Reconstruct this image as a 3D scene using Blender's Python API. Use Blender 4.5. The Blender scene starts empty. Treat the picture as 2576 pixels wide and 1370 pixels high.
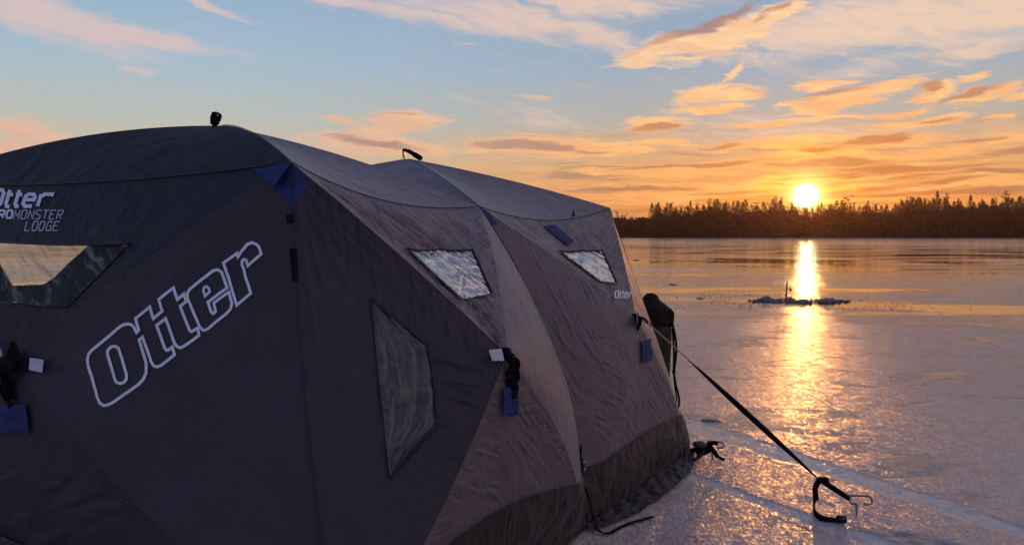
import bpy, bmesh, math, random
import numpy as np
from mathutils import Vector
random.seed(7); rng = np.random.default_rng(7)
SC = bpy.context.scene; COL = SC.collection
F = 1946.0; CX = 1288.0; HY = 590.0; H = 1.65      # photo measured on a 2576 px wide sheet

def lin(r, g, b, k=1.0):
    f = lambda c: (c/255/12.92 if c/255 <= .04045 else ((c/255+.055)/1.055)**2.4)*k
    return (f(r), f(g), f(b), 1.0)

# ------------------------------------------------------------------ camera
cam = bpy.data.cameras.new('camera'); camo = bpy.data.objects.new('camera', cam); COL.objects.link(camo)
camo.location = (0, 0, H); camo.rotation_euler = (math.radians(90), 0, 0)
cam.sensor_width = 36; cam.lens = 36*F/2576; cam.shift_y = -(685-HY)/2576
cam.clip_start = .05; cam.clip_end = 6000
SC.camera = camo
SC.view_settings.view_transform = 'Standard'; SC.view_settings.look = 'None'
SC.view_settings.exposure = 0.14; SC.view_settings.gamma = 1
SC.cycles.use_denoising = True
SC.cycles.max_bounces = 8; SC.cycles.transparent_max_bounces = 16
SC.cycles.sample_clamp_indirect = 4; SC.cycles.caustics_reflective = False; SC.cycles.caustics_refractive = False
SC.cycles.volume_bounces = 0

SUN_AZ = math.degrees(math.atan2(2028-CX, F)); SUN_EL = math.degrees(math.atan2(HY-494, math.hypot(F, 2028-CX)))

# ------------------------------------------------------------------ sky
world = bpy.data.worlds.new('World'); SC.world = world; world.use_nodes = True
world.cycles.sampling_method = 'MANUAL'; world.cycles.sample_map_resolution = 2048
nt = world.node_tree
for n in list(nt.nodes): nt.nodes.remove(n)
class NG:
    """small helper to write node maths"""
    def __init__(s, nt): s.nt = nt
    def n(s, t, **kw):
        x = s.nt.nodes.new(t)
        for k, v in kw.items(): setattr(x, k, v)
        return x
    def inp(s, sock, v):
        if isinstance(v, bpy.types.NodeSocket): s.nt.links.new(v, sock)
        elif v is not None: sock.default_value = v
    def m(s, op, a, b=None, c=None, clamp=False):
        x = s.n('ShaderNodeMath', operation=op, use_clamp=clamp)
        s.inp(x.inputs[0], a)
        if b is not None: s.inp(x.inputs[1], b)
        if c is not None: s.inp(x.inputs[2], c)
        return x.outputs[0]
    def ss(s, v, a, b, o0=0.0, o1=1.0, mode='SMOOTHSTEP'):
        x = s.n('ShaderNodeMapRange', interpolation_type=mode)
        s.inp(x.inputs[0], v); s.inp(x.inputs[1], a); s.inp(x.inputs[2], b); s.inp(x.inputs[3], o0); s.inp(x.inputs[4], o1)
        return x.outputs[0]
    def xyz(s, x, y, z=0.0):
        c = s.n('ShaderNodeCombineXYZ'); s.inp(c.inputs[0], x); s.inp(c.inputs[1], y); s.inp(c.inputs[2], z)
        return c.outputs[0]
    def sep(s, v):
        c = s.n('ShaderNodeSeparateXYZ'); s.inp(c.inputs[0], v); return c.outputs
    def noise(s, v, scale=1.0, detail=4.0, rough=.5, dist=0.0, lac=2.0):
        x = s.n('ShaderNodeTexNoise'); s.inp(x.inputs['Vector'], v); s.inp(x.inputs['Scale'], scale)
        s.inp(x.inputs['Detail'], detail); s.inp(x.inputs['Roughness'], rough); s.inp(x.inputs['Distortion'], dist); s.inp(x.inputs['Lacunarity'], lac)
        return x
    def mix(s, f, a, b, blend='MIX'):
        x = s.n('ShaderNodeMix', data_type='RGBA', blend_type=blend)
        s.inp(x.inputs[0], f); s.inp(x.inputs[6], a); s.inp(x.inputs[7], b)
        return x.outputs[2]
    def ramp(s, v, stops):
        x = s.n('ShaderNodeValToRGB'); s.inp(x.inputs[0], v); e = x.color_ramp.elements
        while len(e) < len(stops): e.new(.5)
        for q, (p, c) in zip(e, stops): q.position = p; q.color = c
        return x.outputs[0]
g = NG(nt)
tc = g.n('ShaderNodeTexCoord'); dirv = tc.outputs['Generated']
dx, dy, dz = g.sep(dirv)
az = g.m('MULTIPLY', g.m('ARCTAN2', dx, dy), 57.29578)
el = g.m('MULTIPLY', g.m('ARCSINE', dz), 57.29578)
# domain warp
wn = g.noise(g.xyz(g.m('MULTIPLY', az, .16), g.m('MULTIPLY', el, .55), 3.0), 1.0, 5.0, .6)
wc = g.sep(wn.outputs['Color'])
wamp = g.ss(el, 1, 9, .35, 1.0, 'LINEAR')
U = g.m('ADD', az, g.m('MULTIPLY', g.m('MULTIPLY', g.m('SUBTRACT', wc[0], .5), 5.0), wamp))
V = g.m('ADD', el, g.m('MULTIPLY', g.m('MULTIPLY', g.m('SUBTRACT', wc[1], .5), 1.7), wamp))
UV = g.xyz(U, V)
CHAIN = [None]
def blobs(lst):
    acc = None
    for (px, py, rx, ry, rot, w) in lst:
        a = math.atan2(px-CX, F); ca = math.cos(a)
        A = math.degrees(a); E = math.degrees(math.atan((HY-py)/math.hypot(F, px-CX)))
        sx = math.degrees(rx*ca*ca/F); sy = math.degrees(ry*ca/F)
        mp = g.n('ShaderNodeMapping', vector_type='TEXTURE')
        uvin = UV
        if CHAIN[0] is not None:      # evaluated one after the other, which keeps the shader stack small
            q_ = g.n('ShaderNodeVectorMath', operation='MULTIPLY_ADD'); g.inp(q_.inputs[0], CHAIN[0]); q_.inputs[1].default_value = (1e-7, 1e-7, 0); g.inp(q_.inputs[2], UV); uvin = q_.outputs[0]
        g.inp(mp.inputs[0], uvin); mp.inputs['Location'].default_value = (A, E, 0)
        mp.inputs['Rotation'].default_value = (0, 0, math.radians(rot)/ca); mp.inputs['Scale'].default_value = (sx, sy, 1)
        ln = g.n('ShaderNodeVectorMath', operation='LENGTH'); g.inp(ln.inputs[0], mp.outputs[0])
        v = g.ss(ln.outputs['Value'], 1.6, .2, 0.0, w)
        acc = v if acc is None else g.m('MAXIMUM', acc, v)
        CHAIN[0] = acc
    return acc
fine = g.noise(g.xyz(g.m('MULTIPLY', U, .30), g.m('MULTIPLY', V, 1.9), 8.0), 1.0, 8.0, .68, .3).outputs[0]
# (x, y, rx, ry, rotation, weight)  bright sunlit cloud
warm = blobs([(1700,120,130,32,10,1),(1850,80,190,36,18,1),(1960,35,90,26,20,1),
 (1800,240,95,26,0,1),(1780,270,100,18,4,.9),(1840,180,60,12,40,.8),(1660,310,90,24,4,.95),
 (2080,210,80,18,4,1),(2030,262,95,11,4,1),(2120,250,130,24,10,1),(2230,215,100,16,8,.95),(2090,280,40,14,20,.8),(2330,235,75,24,10,.95),
 (2470,235,100,22,8,1),(2440,195,45,14,12,.85),(2560,240,60,14,5,1),
 (2080,300,280,9,2,.75),(2320,305,150,15,3,.85),(2510,305,60,9,0,.8),
 (1390,368,260,30,-2,1),(1620,360,140,14,0,.75),(1010,303,120,26,0,1),(960,325,120,16,4,.95),(850,302,90,10,-6,.8),(950,366,190,26,-3,.95),
 (1950,360,190,16,4,.85),(2150,365,230,18,3,.85),(2350,380,240,20,4,.7),(2000,395,200,14,2,.8),(2520,345,90,14,5,.7),
 (1520,432,60,11,0,.75),(1720,440,250,7,1,.75),(1620,500,260,7,0,.6),(1880,470,180,12,0,.8),(2260,440,250,8,3,.7),(2350,470,250,6,4,.75),
 (2120,470,120,8,2,.9),(2010,445,120,6,0,.9),(1340,245,70,11,-4,.55),(60,330,150,28,-10,.95),(40,365,120,20,-4,.8),
 (3300,330,520,60,3,.9),(4100,250,800,110,2,.9),(5200,300,1500,190,0,.9),(3900,470,900,30,0,.8)])  # unseen clouds added right of the frame, warming windows, shelter side and ice
dark = blobs([(1780,60,190,14,18,.9),(1960,18,90,9,18,.7),
 (1320,366,140,14,-4,1),(1460,378,80,6,-4,.7),(1010,285,50,5,0,.55),(950,362,120,9,-6,.9),(1655,318,70,12,2,.9),
 (2120,228,80,9,6,.75),(2050,250,60,5,5,.4),(2322,222,40,14,15,.8),(2440,232,95,10,10,1),(2350,303,70,7,0,.8),
 (2180,355,110,12,6,1),(1800,370,60,6,3,.7),(2080,375,90,9,0,.8),(2540,380,110,11,6,.9),(2440,350,90,6,4,.8),(1980,400,160,8,4,.6),
 (1720,420,210,6,2,1),(1560,445,80,4,2,.5),(2100,440,170,5,3,.8),(2380,425,180,6,3,.85),(2380,457,110,5,3,1),(1950,462,90,4,0,.5),
 (1900,485,200,5,1,.6),(2180,490,160,4,1,.5),(2480,310,50,5,0,.5),(1330,345,60,4,0,.4)])
cirrus = blobs([(140,50,270,52,-12,1),(330,92,290,24,-4,1),(110,20,150,30,-12,.55),(520,12,150,12,-14,.85),(345,184,55,10,-4,.65),
 (900,10,420,26,-8,.95),(1250,45,380,38,-10,.9),(1450,80,250,34,-14,.8),(2150,60,360,70,4,.95),(2450,40,300,85,4,1),(2500,110,240,30,8,.8),
 (1500,10,300,40,0,.9),(2300,130,220,26,10,.6),(1350,290,260,26,-12,.4),(1900,320,400,40,-4,.5)])
cfine = g.noise(g.xyz(g.m('ADD', g.m('MULTIPLY', U, .22), g.m('MULTIPLY', V, .10)), g.m('ADD', g.m('MULTIPLY', V, 1.0), g.m('MULTIPLY', U, .20)), 1.0), 1.0, 6.0, .6, .5).outputs[0]
warmm = g.ss(g.m('ADD', warm, g.m('MULTIPLY', g.m('SUBTRACT', fine, .5), 2.5)), .16, .84)
darkm = g.ss(g.m('ADD', dark, g.m('MULTIPLY', g.m('SUBTRACT', fine, .5), 1.9)), .18, .95)
cirm = g.ss(g.m('ADD', cirrus, g.m('MULTIPLY', g.m('SUBTRACT', cfine, .5), 1.8)), .12, 1.05)
# thin streaks low over the horizon
vl = g.m('POWER', g.m('MAXIMUM', V, .02), .75)
low = g.noise(g.xyz(g.m('MULTIPLY', U, .14), g.m('MULTIPLY', vl, 2.6), 20.0), 1.0, 6.0, .6, .2).outputs[0]
low2 = g.noise(g.xyz(g.m('MULTIPLY', U, .10), g.m('MULTIPLY', vl, 3.0), 41.0), 1.0, 5.0, .55, .2).outputs[0]
lowmask = g.m('MULTIPLY', g.ss(el, 9.0, 3.5), g.ss(az, -8, 8))
lowb = g.m('MULTIPLY', g.ss(low, .47, .58), lowmask)
lowd = g.m('MULTIPLY', g.m('MULTIPLY', g.ss(low2, .50, .63), lowmask), .85)
# sun distance in degrees
A0 = math.radians(SUN_AZ); E0 = math.radians(SUN_EL)
sund = (math.sin(A0)*math.cos(E0), math.cos(A0)*math.cos(E0), math.sin(E0))
dp = g.n('ShaderNodeVectorMath', operation='DOT_PRODUCT'); g.inp(dp.inputs[0], dirv); dp.inputs[1].default_value = sund
ang = g.m('MULTIPLY', g.m('ARCCOSINE', g.m('MINIMUM', dp.outputs['Value'], 1.0)), 57.29578)
# clear sky gradient, cool side and sun side
e01 = g.m('MULTIPLY', g.m('MAXIMUM', el, 0.0), 1/90.0)
P = lambda d: d/90.0
coolc = g.ramp(e01, [(0, lin(206,160,120)), (P(2.5), lin(214,176,132)), (P(5), lin(204,184,154)), (P(8), lin(178,184,178)), (P(12), lin(158,182,198)),
                     (P(17), lin(140,168,196)), (P(35), lin(60,82,128)), (1, lin(38,54,92))])
sunc = g.ramp(e01, [(0, lin(236,142,62)), (P(2.5), lin(232,150,76)), (P(5), lin(214,160,108)), (P(8), lin(174,168,160)), (P(12), lin(148,166,184)),
                    (P(17), lin(138,160,186)), (P(35), lin(66,86,128)), (1, lin(38,54,92))])
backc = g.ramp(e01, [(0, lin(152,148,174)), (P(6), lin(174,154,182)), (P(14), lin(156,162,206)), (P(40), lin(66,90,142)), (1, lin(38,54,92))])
sunside = g.ss(g.m('ABSOLUTE', g.m('SUBTRACT', az, SUN_AZ+32)), 76, 36)
base = g.mix(sunside, coolc, sunc)
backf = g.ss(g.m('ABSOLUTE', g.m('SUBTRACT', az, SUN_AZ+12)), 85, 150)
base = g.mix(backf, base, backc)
near = g.ss(ang, 26, 2)
warmcol = g.mix(g.ss(el, 4, 16), lin(255,186,112), lin(255,212,160))
warmcol = g.mix(g.ss(az, 12, -22), warmcol, lin(222,180,158))
warmcol = g.mix(g.ss(ang, 6, 1.2), warmcol, lin(255,196,76,1.25))
darkcol = g.mix(g.ss(ang, 22, 4), lin(152,124,122), lin(178,104,62))
circol = g.mix(g.ss(az, -20, 22), lin(210,186,182), lin(236,200,172))
warmcol = g.mix(g.ss(cfine, .38, .62, 0, .38), warmcol, g.mix(g.ss(ang, 22, 5), lin(206,160,142), lin(226,130,66)))
# added pink high cloud, out of view right, to warm windows, shelter and ice
fill_veil = g.m('MULTIPLY', g.m('MULTIPLY', g.ss(az, 34, 60), g.ss(az, 135, 95)), g.m('MULTIPLY', g.ss(el, 3, 16), g.ss(el, 82, 62)))
base = g.mix(g.m('MULTIPLY', fill_veil, g.ss(cfine, .25, .6, .4, .8)), base, lin(204,176,178))
c = g.mix(g.m('MULTIPLY', cirm, .85), base, circol)
c = g.mix(g.m('MULTIPLY', lowb, .75), c, warmcol)
c = g.mix(lowd, c, darkcol)
c = g.mix(g.m('MULTIPLY', warmm, .9), c, warmcol)
c = g.mix(g.m('MULTIPLY', darkm, .74), c, darkcol)
def gauss(sig, k):
    q = g.m('DIVIDE', ang, sig)
    return g.m('MULTIPLY', g.m('EXPONENT', g.m('MULTIPLY', g.m('MULTIPLY', q, q), -1.0)), k)
def addcol(c, f, col):
    x = g.n('ShaderNodeVectorMath', operation='SCALE'); x.inputs[0].default_value = col[:3]; g.inp(x.inputs[3], f)
    y = g.n('ShaderNodeVectorMath', operation='ADD'); g.inp(y.inputs[0], c); g.inp(y.inputs[1], x.outputs[0]); return y.outputs[0]
c = addcol(c, gauss(7.0, .03), (1, .42, .08))
c = addcol(c, g.m('MULTIPLY', gauss(1.8, .34), g.ss(low, .35, .65, .45, 1.0)), (1, .56, .08))
c = addcol(c, gauss(1.15, 1.6), (1, .70, .22))
c = addcol(c, g.ss(g.m('ADD', ang, g.m('MULTIPLY', g.m('SUBTRACT', low, .5), 1.5)), 1.0, .22, 0, 8), (1, .86, .55))
sky = g.n('ShaderNodeTexSky', sky_type='NISHITA'); sky.sun_disc = False
sky.sun_elevation = math.radians(SUN_EL); sky.sun_rotation = math.radians(SUN_AZ)
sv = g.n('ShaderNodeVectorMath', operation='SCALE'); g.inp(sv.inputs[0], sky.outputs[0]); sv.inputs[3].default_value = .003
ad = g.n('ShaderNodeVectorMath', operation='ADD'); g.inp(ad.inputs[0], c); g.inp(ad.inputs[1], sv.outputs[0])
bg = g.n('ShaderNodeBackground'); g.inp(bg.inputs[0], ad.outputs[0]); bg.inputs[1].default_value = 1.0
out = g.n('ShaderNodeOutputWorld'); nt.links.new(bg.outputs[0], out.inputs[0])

sun = bpy.data.lights.new('sun', 'SUN'); sun.energy = .105; sun.angle = math.radians(.5); sun.color = (1, .38, .085)
suno = bpy.data.objects.new('sun', sun); COL.objects.link(suno)
suno.rotation_euler = Vector((-sund[0], -sund[1], -sund[2])).to_track_quat('-Z', 'Y').to_euler()

# ------------------------------------------------------------------ helpers
def tag(o, label=None, cat=None, group=None, kind=None):
    if label: o['label'] = label
    if cat: o['category'] = cat
    if group: o['group'] = group
    if kind: o['kind'] = kind
    return o
def empty(name, loc=(0,0,0)):
    o = bpy.data.objects.new(name, None); o.location = loc; o.empty_display_size = .2; COL.objects.link(o); return o
def mesh_obj(name, verts, faces, mats, parent=None, fm=None, smooth=True, attrs=None):
    me = bpy.data.meshes.new(name); me.from_pydata([tuple(map(float, v)) for v in verts], [], [tuple(map(int, f)) for f in faces]); me.update()
    for m_ in (mats if isinstance(mats, (list, tuple)) else [mats]): me.materials.append(m_)
    if fm is not None: me.polygons.foreach_set('material_index', np.asarray(fm, dtype=np.int32))
    me.polygons.foreach_set('use_smooth', [smooth]*len(me.polygons))
    for k, a in (attrs or {}).items():
        a = np.asarray(a, dtype=np.float32)
        if a.ndim == 1: at = me.attributes.new(k, 'FLOAT', 'POINT'); at.data.foreach_set('value', a)
        else: at = me.attributes.new(k, 'FLOAT_VECTOR', 'POINT'); at.data.foreach_set('vector', a.ravel())
    o = bpy.data.objects.new(name, me); COL.objects.link(o)
    if parent is not None:
        o.parent = parent
        o.matrix_parent_inverse = parent_world(parent).inverted()
    return o
from mathutils import Matrix
def parent_world(p):
    m = Matrix.Translation(p.location)
    q = p.parent
    if q is not None: m = parent_world(q) @ p.matrix_parent_inverse @ m
    return m
def vnoise(x, y, seed=0):
    x = np.asarray(x, float); y = np.asarray(y, float)
    xi = np.floor(x).astype(np.int64); yi = np.floor(y).astype(np.int64); fx = x-xi; fy = y-yi
    fx = fx*fx*(3-2*fx); fy = fy*fy*(3-2*fy)
    def h(a, b):
        n = (a*374761393 + b*668265263 + seed*974634777) & 0x7fffffff
        n = ((n ^ (n >> 13))*1274126177) & 0x7fffffff
        return ((n ^ (n >> 16)) & 0xffff)/65535.0
    return (h(xi,yi)*(1-fx)+h(xi+1,yi)*fx)*(1-fy)+(h(xi,yi+1)*(1-fx)+h(xi+1,yi+1)*fx)*fy
def fbm(x, y, seed=0, o=4):
    s = 0; a = .5
    for i in range(o): s = s + a*vnoise(x*2**i, y*2**i, seed+i*17); a *= .5
    return s
def proj(p):
    p = np.asarray(p, float); return np.stack([CX+F*p[...,0]/p[...,1], HY-F*(p[...,2]-H)/p[...,1]], -1)
def tube_geo(pts, r, n=8, closed=False, flat=1.0):
    """tube along pts; r number or list"""
    pts = [Vector(p) for p in pts]; V_, F_ = [], []
    N = len(pts); rr = r if isinstance(r, (list, tuple)) else [r]*N
    up = Vector((0, 0, 1)); prev = None
    for i, p in enumerate(pts):
        d = (pts[(i+1) % N]-pts[i-1]) if closed or 0 < i < N-1 else (pts[1]-pts[0] if i == 0 else pts[-1]-pts[-2])
        d.normalize()
        if prev is None:
            a = d.cross(up); a = a if a.length > .05 else d.cross(Vector((1, 0, 0)))
        else: a = prev - d*prev.dot(d)
        a.normalize(); b = d.cross(a); prev = a
        for k in range(n):
            t = 2*math.pi*k/n; V_.append(p + a*math.cos(t)*rr[i] + b*math.sin(t)*rr[i]*flat)
    for i in range(N if closed else N-1):
        j = (i+1) % N
        for k in range(n): F_.append((i*n+k, i*n+(k+1) % n, j*n+(k+1) % n, j*n+k))
    if not closed: F_.append(tuple(range(n))[::-1]); F_.append(tuple((N-1)*n+k for k in range(n)))
    return V_, F_
class MB:
    def __init__(s): s.v = []; s.f = []; s.m = []
    def add(s, V_, F_, mi=0):
        o = len(s.v); s.v += [tuple(v) for v in V_]; s.f += [tuple(i+o for i in f) for f in F_]; s.m += [mi]*len(F_)
    def tube(s, pts, r, n=8, closed=False, mi=0, flat=1.0): s.add(*tube_geo(pts, r, n, closed, flat), mi=mi)
    def box(s, c, sx, sy, sz, ax=(1,0,0), ay=(0,1,0), az_=(0,0,1), bev=.2, mi=0):
        c = Vector(c); ax, ay, az_ = (Vector(q).normalized() for q in (ax, ay, az_))
        bm = bmesh.new(); bmesh.ops.create_cube(bm, size=1)
        for v in bm.verts: v.co = Vector((v.co.x*sx, v.co.y*sy, v.co.z*sz))
        bmesh.ops.bevel(bm, geom=bm.edges[:], offset=bev*min(sx, sy, sz), segments=2, affect='EDGES')
        s.add([c+ax*v.co.x+ay*v.co.y+az_*v.co.z for v in bm.verts], [[v.index for v in f.verts] for f in bm.faces], mi); bm.free()
    def build(s, name, mats, parent=None, smooth=True): return mesh_obj(name, s.v, s.f, mats, parent, s.m, smooth)
def strap_geo(pts, w, th, side):
    """flat webbing: pts centre line, side = list of width direction vectors"""
    V_, F_ = [], []
    pts = [Vector(p) for p in pts]; N = len(pts)
    for i, p in enumerate(pts):
        d = (pts[min(i+1, N-1)]-pts[max(i-1, 0)]).normalized()
        s_ = Vector(side[i] if isinstance(side, list) else side); s_ = (s_-d*s_.dot(d)).normalized(); nn = d.cross(s_)
        ww = w[i] if isinstance(w, list) else w
        for a, b in ((-1,-1),(1,-1),(1,1),(-1,1)): V_.append(p+s_*a*ww/2+nn*b*th/2)
    for i in range(N-1):
        for k in range(4): F_.append((i*4+k, i*4+(k+1) % 4, i*4+4+(k+1) % 4, i*4+4+k))
    F_.append((3,2,1,0)); F_.append(tuple((N-1)*4+k for k in range(4)))
    return V_, F_
def spline(pts, n=8):
    pts = [Vector(p) for p in pts]; o = []
    for i in range(len(pts)-1):
        p0 = pts[max(i-1,0)]; p1 = pts[i]; p2 = pts[i+1]; p3 = pts[min(i+2, len(pts)-1)]
        for k in range(n):
            t = k/n; o.append(.5*((2*p1)+(p2-p0)*t+(2*p0-5*p1+4*p2-p3)*t*t+(3*p1-p0-3*p2+p3)*t**3))
    o.append(pts[-1]); return o

# ------------------------------------------------------------------ materials
def mat(name, col, rough=.6, metal=0.0, spec=.5, **kw):
    m = bpy.data.materials.new(name); m.use_nodes = True; b = m.node_tree.nodes['Principled BSDF']
    b.inputs['Base Color'].default_value = (*col[:3], 1); b.inputs['Roughness'].default_value = rough
    b.inputs['Metallic'].default_value = metal; b.inputs['Specular IOR Level'].default_value = spec
    for k, v in kw.items(): b.inputs[k].default_value = v
    return m
def bump(m, scale, dist, detail=3, strength=1.0, stretch=(1,1,1), tint=.25):
    g = NG(m.node_tree); b = m.node_tree.nodes['Principled BSDF']
    geo = g.n('ShaderNodeNewGeometry'); mp = g.n('ShaderNodeMapping'); g.inp(mp.inputs[0], geo.outputs['Position']); mp.inputs['Scale'].default_value = stretch
    ns = g.noise(mp.outputs[0], scale, detail)
    bp = g.n('ShaderNodeBump'); bp.inputs['Distance'].default_value = dist; bp.inputs['Strength'].default_value = strength
    g.inp(bp.inputs['Height'], ns.outputs[0]); g.inp(b.inputs['Normal'], bp.outputs[0])
    if tint:
        c0 = b.inputs['Base Color'].default_value[:]
        n2 = g.noise(geo.outputs['Position'], scale*.12, 3)
        g.inp(b.inputs['Base Color'], g.mix(g.ss(n2.outputs[0], .3, .7), tuple(x*(1-tint) for x in c0[:3])+(1,), tuple(min(1, x*(1+tint)) for x in c0[:3])+(1,)))
    return m
def fabric(name, col, rough=.62, amp=1.0, spec=.35, sheen=.15):
    """woven shelter cloth; wrinkle direction and depth come with the mesh (w1, w2)"""
    m = mat(name, col, rough, 0, spec); g = NG(m.node_tree); b = m.node_tree.nodes['Principled BSDF']
    b.inputs['Sheen Weight'].default_value = sheen; b.inputs['Sheen Roughness'].default_value = .5
    a1 = g.n('ShaderNodeAttribute', attribute_name='w1'); a2 = g.n('ShaderNodeAttribute', attribute_name='w2')
    s1 = g.sep(a1.outputs['Vector']); s2 = g.sep(a2.outputs['Vector'])
    n1 = g.noise(g.xyz(s1[0], g.m('MULTIPLY', s1[1], .17), 1), 10, 3.0, .5, .45).outputs[0]
    n1 = g.m('ABSOLUTE', g.m('SUBTRACT', n1, .52)); n1 = g.m('SQRT', g.m('ADD', n1, .004))
    n2 = g.noise(g.xyz(s2[0], g.m('MULTIPLY', s2[1], .22), 5), 22, 3, .5, .3).outputs[0]
    geo = g.n('ShaderNodeNewGeometry')
    lump = g.noise(geo.outputs['Position'], 5.5, 4, .55, .4).outputs[0]
    pat = g.ss(g.noise(geo.outputs['Position'], 2.6, 2).outputs[0], .45, .68); dm = g.n('ShaderNodeMapping'); g.inp(dm.inputs[0], geo.outputs['Position']); dm.inputs['Rotation'].default_value = (.5, .5, .3); dm.inputs['Scale'].default_value = (1, 1, .3)
    crk = g.noise(dm.outputs[0], 30, 3, .55, .8).outputs[0]
    weave = g.noise(geo.outputs['Position'], 420, 1).outputs[0]
    n1 = g.m('MULTIPLY', n1, g.ss(lump, .3, .7, .35, 1.3))
    h = g.m('ADD', g.m('MULTIPLY', g.m('MULTIPLY', n1, s1[2]), .050*amp), g.m('MULTIPLY', g.m('MULTIPLY', n2, s2[2]), .040*amp))
    h = g.m('ADD', h, g.m('MULTIPLY', lump, .03)); h = g.m('ADD', h, g.m('MULTIPLY', g.m('MULTIPLY', crk, pat), .008*amp)); h = g.m('ADD', h, g.m('MULTIPLY', weave, .0003))
    bp = g.n('ShaderNodeBump'); bp.inputs['Distance'].default_value = 1.0; bp.inputs['Strength'].default_value = .85
    g.inp(bp.inputs['Height'], h); g.inp(b.inputs['Normal'], bp.outputs[0])
    dirt = g.noise(geo.outputs['Position'], 1.7, 5, .6).outputs[0]; speck = g.noise(geo.outputs['Position'], 160, 2, .7).outputs[0]
    k = g.m('ADD', g.ss(dirt, .25, .75, .86, 1.12), g.ss(speck, .3, .7, -.07, .07))
    cc = g.n('ShaderNodeVectorMath', operation='SCALE'); cc.inputs[0].default_value = col[:3]; g.inp(cc.inputs[3], k)
    g.inp(b.inputs['Base Color'], cc.outputs[0])
    return m
M_black = fabric('black_shelter_fabric', (.038, .031, .040), amp=1.3, sheen=.0, spec=.14)
M_char = fabric('charcoal_shelter_fabric', (.062, .053, .064), amp=1.3, sheen=.0, spec=.2)
M_grey = fabric('grey_shelter_fabric', (.205, .165, .170), amp=1.2, rough=.46, spec=.6)
M_mid = fabric('dark_grey_shelter_fabric', (.122, .095, .106), amp=1.0, rough=.5, spec=.4)
M_skirt = fabric('brown_skirt_fabric', (.019, .012, .011), amp=2.0, rough=.5, spec=.25)
M_blue = bump(mat('blue_patch_fabric', (.006, .027, .135), .7), 60, .006)
M_white = bump(mat('white_print', (.80, .88, .94), .6), 90, .0006, tint=.05)
M_grayprint = mat('grey_print', (.55, .60, .66), .6)
M_tag = bump(mat('white_reflector_tag', (.62, .58, .66), .5), 40, .003, tint=.08)
M_strap = bump(mat('black_webbing', (.008, .007, .008), .8, 0, .12), 260, .0012)
M_plastic = mat('black_plastic', (.014, .013, .014), .35)
M_steel = bump(mat('anchor_steel', (.32, .30, .30), .38, .9), 90, .0006)
M_rope = mat('tan_cord', (.55, .38, .18), .7)
M_seam = mat('seam_tape', (.02, .017, .02), .6)
def vinyl(name, col, metal, rough, amp, alpha=1.0):
    m = mat(name, col, rough, metal, .6); g = NG(m.node_tree); b = m.node_tree.nodes['Principled BSDF']
    a1 = g.n('ShaderNodeAttribute', attribute_name='w1'); s = g.sep(a1.outputs['Vector'])
    n1 = g.noise(g.xyz(s[0], g.m('MULTIPLY', s[1], .16), 2), 15, 2.5, .5, .5).outputs[0]
    n1 = g.m('ABSOLUTE', g.m('SUBTRACT', n1, .5))
    n2 = g.noise(g.xyz(g.m('MULTIPLY', s[0], .7), s[1], 4), 7, 2, .5, .8).outputs[0]
    h = g.m('ADD', g.m('MULTIPLY', n1, .010*amp), g.m('MULTIPLY', n2, .012*amp))
    bp = g.n('ShaderNodeBump'); bp.inputs['Distance'].default_value = 1.0; g.inp(bp.inputs['Height'], h); g.inp(b.inputs['Normal'], bp.outputs[0])
    b.inputs['Alpha'].default_value = alpha
    return m
M_silver = vinyl('crinkled_silver_vinyl', (.92, .80, .68), .92, .14, 2.2)
M_smoke = vinyl('smoky_vinyl', (.072, .070, .072), .08, .24, 1.7)
M_clear = vinyl('clear_vinyl', (.42, .40, .40), 0, .2, 1.6, alpha=.2)
_g = NG(M_clear.node_tree); _a = _g.sep(_g.n('ShaderNodeAttribute', attribute_name='w1').outputs['Vector'])
_n = _g.noise(_g.xyz(_a[0], _g.m('MULTIPLY', _a[1], .2), 2), 17, 4, .6, .6).outputs[0]
_g.inp(M_clear.node_tree.nodes['Principled BSDF'].inputs['Alpha'], _g.ss(_n, .48, .68, .10, .42))

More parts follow.
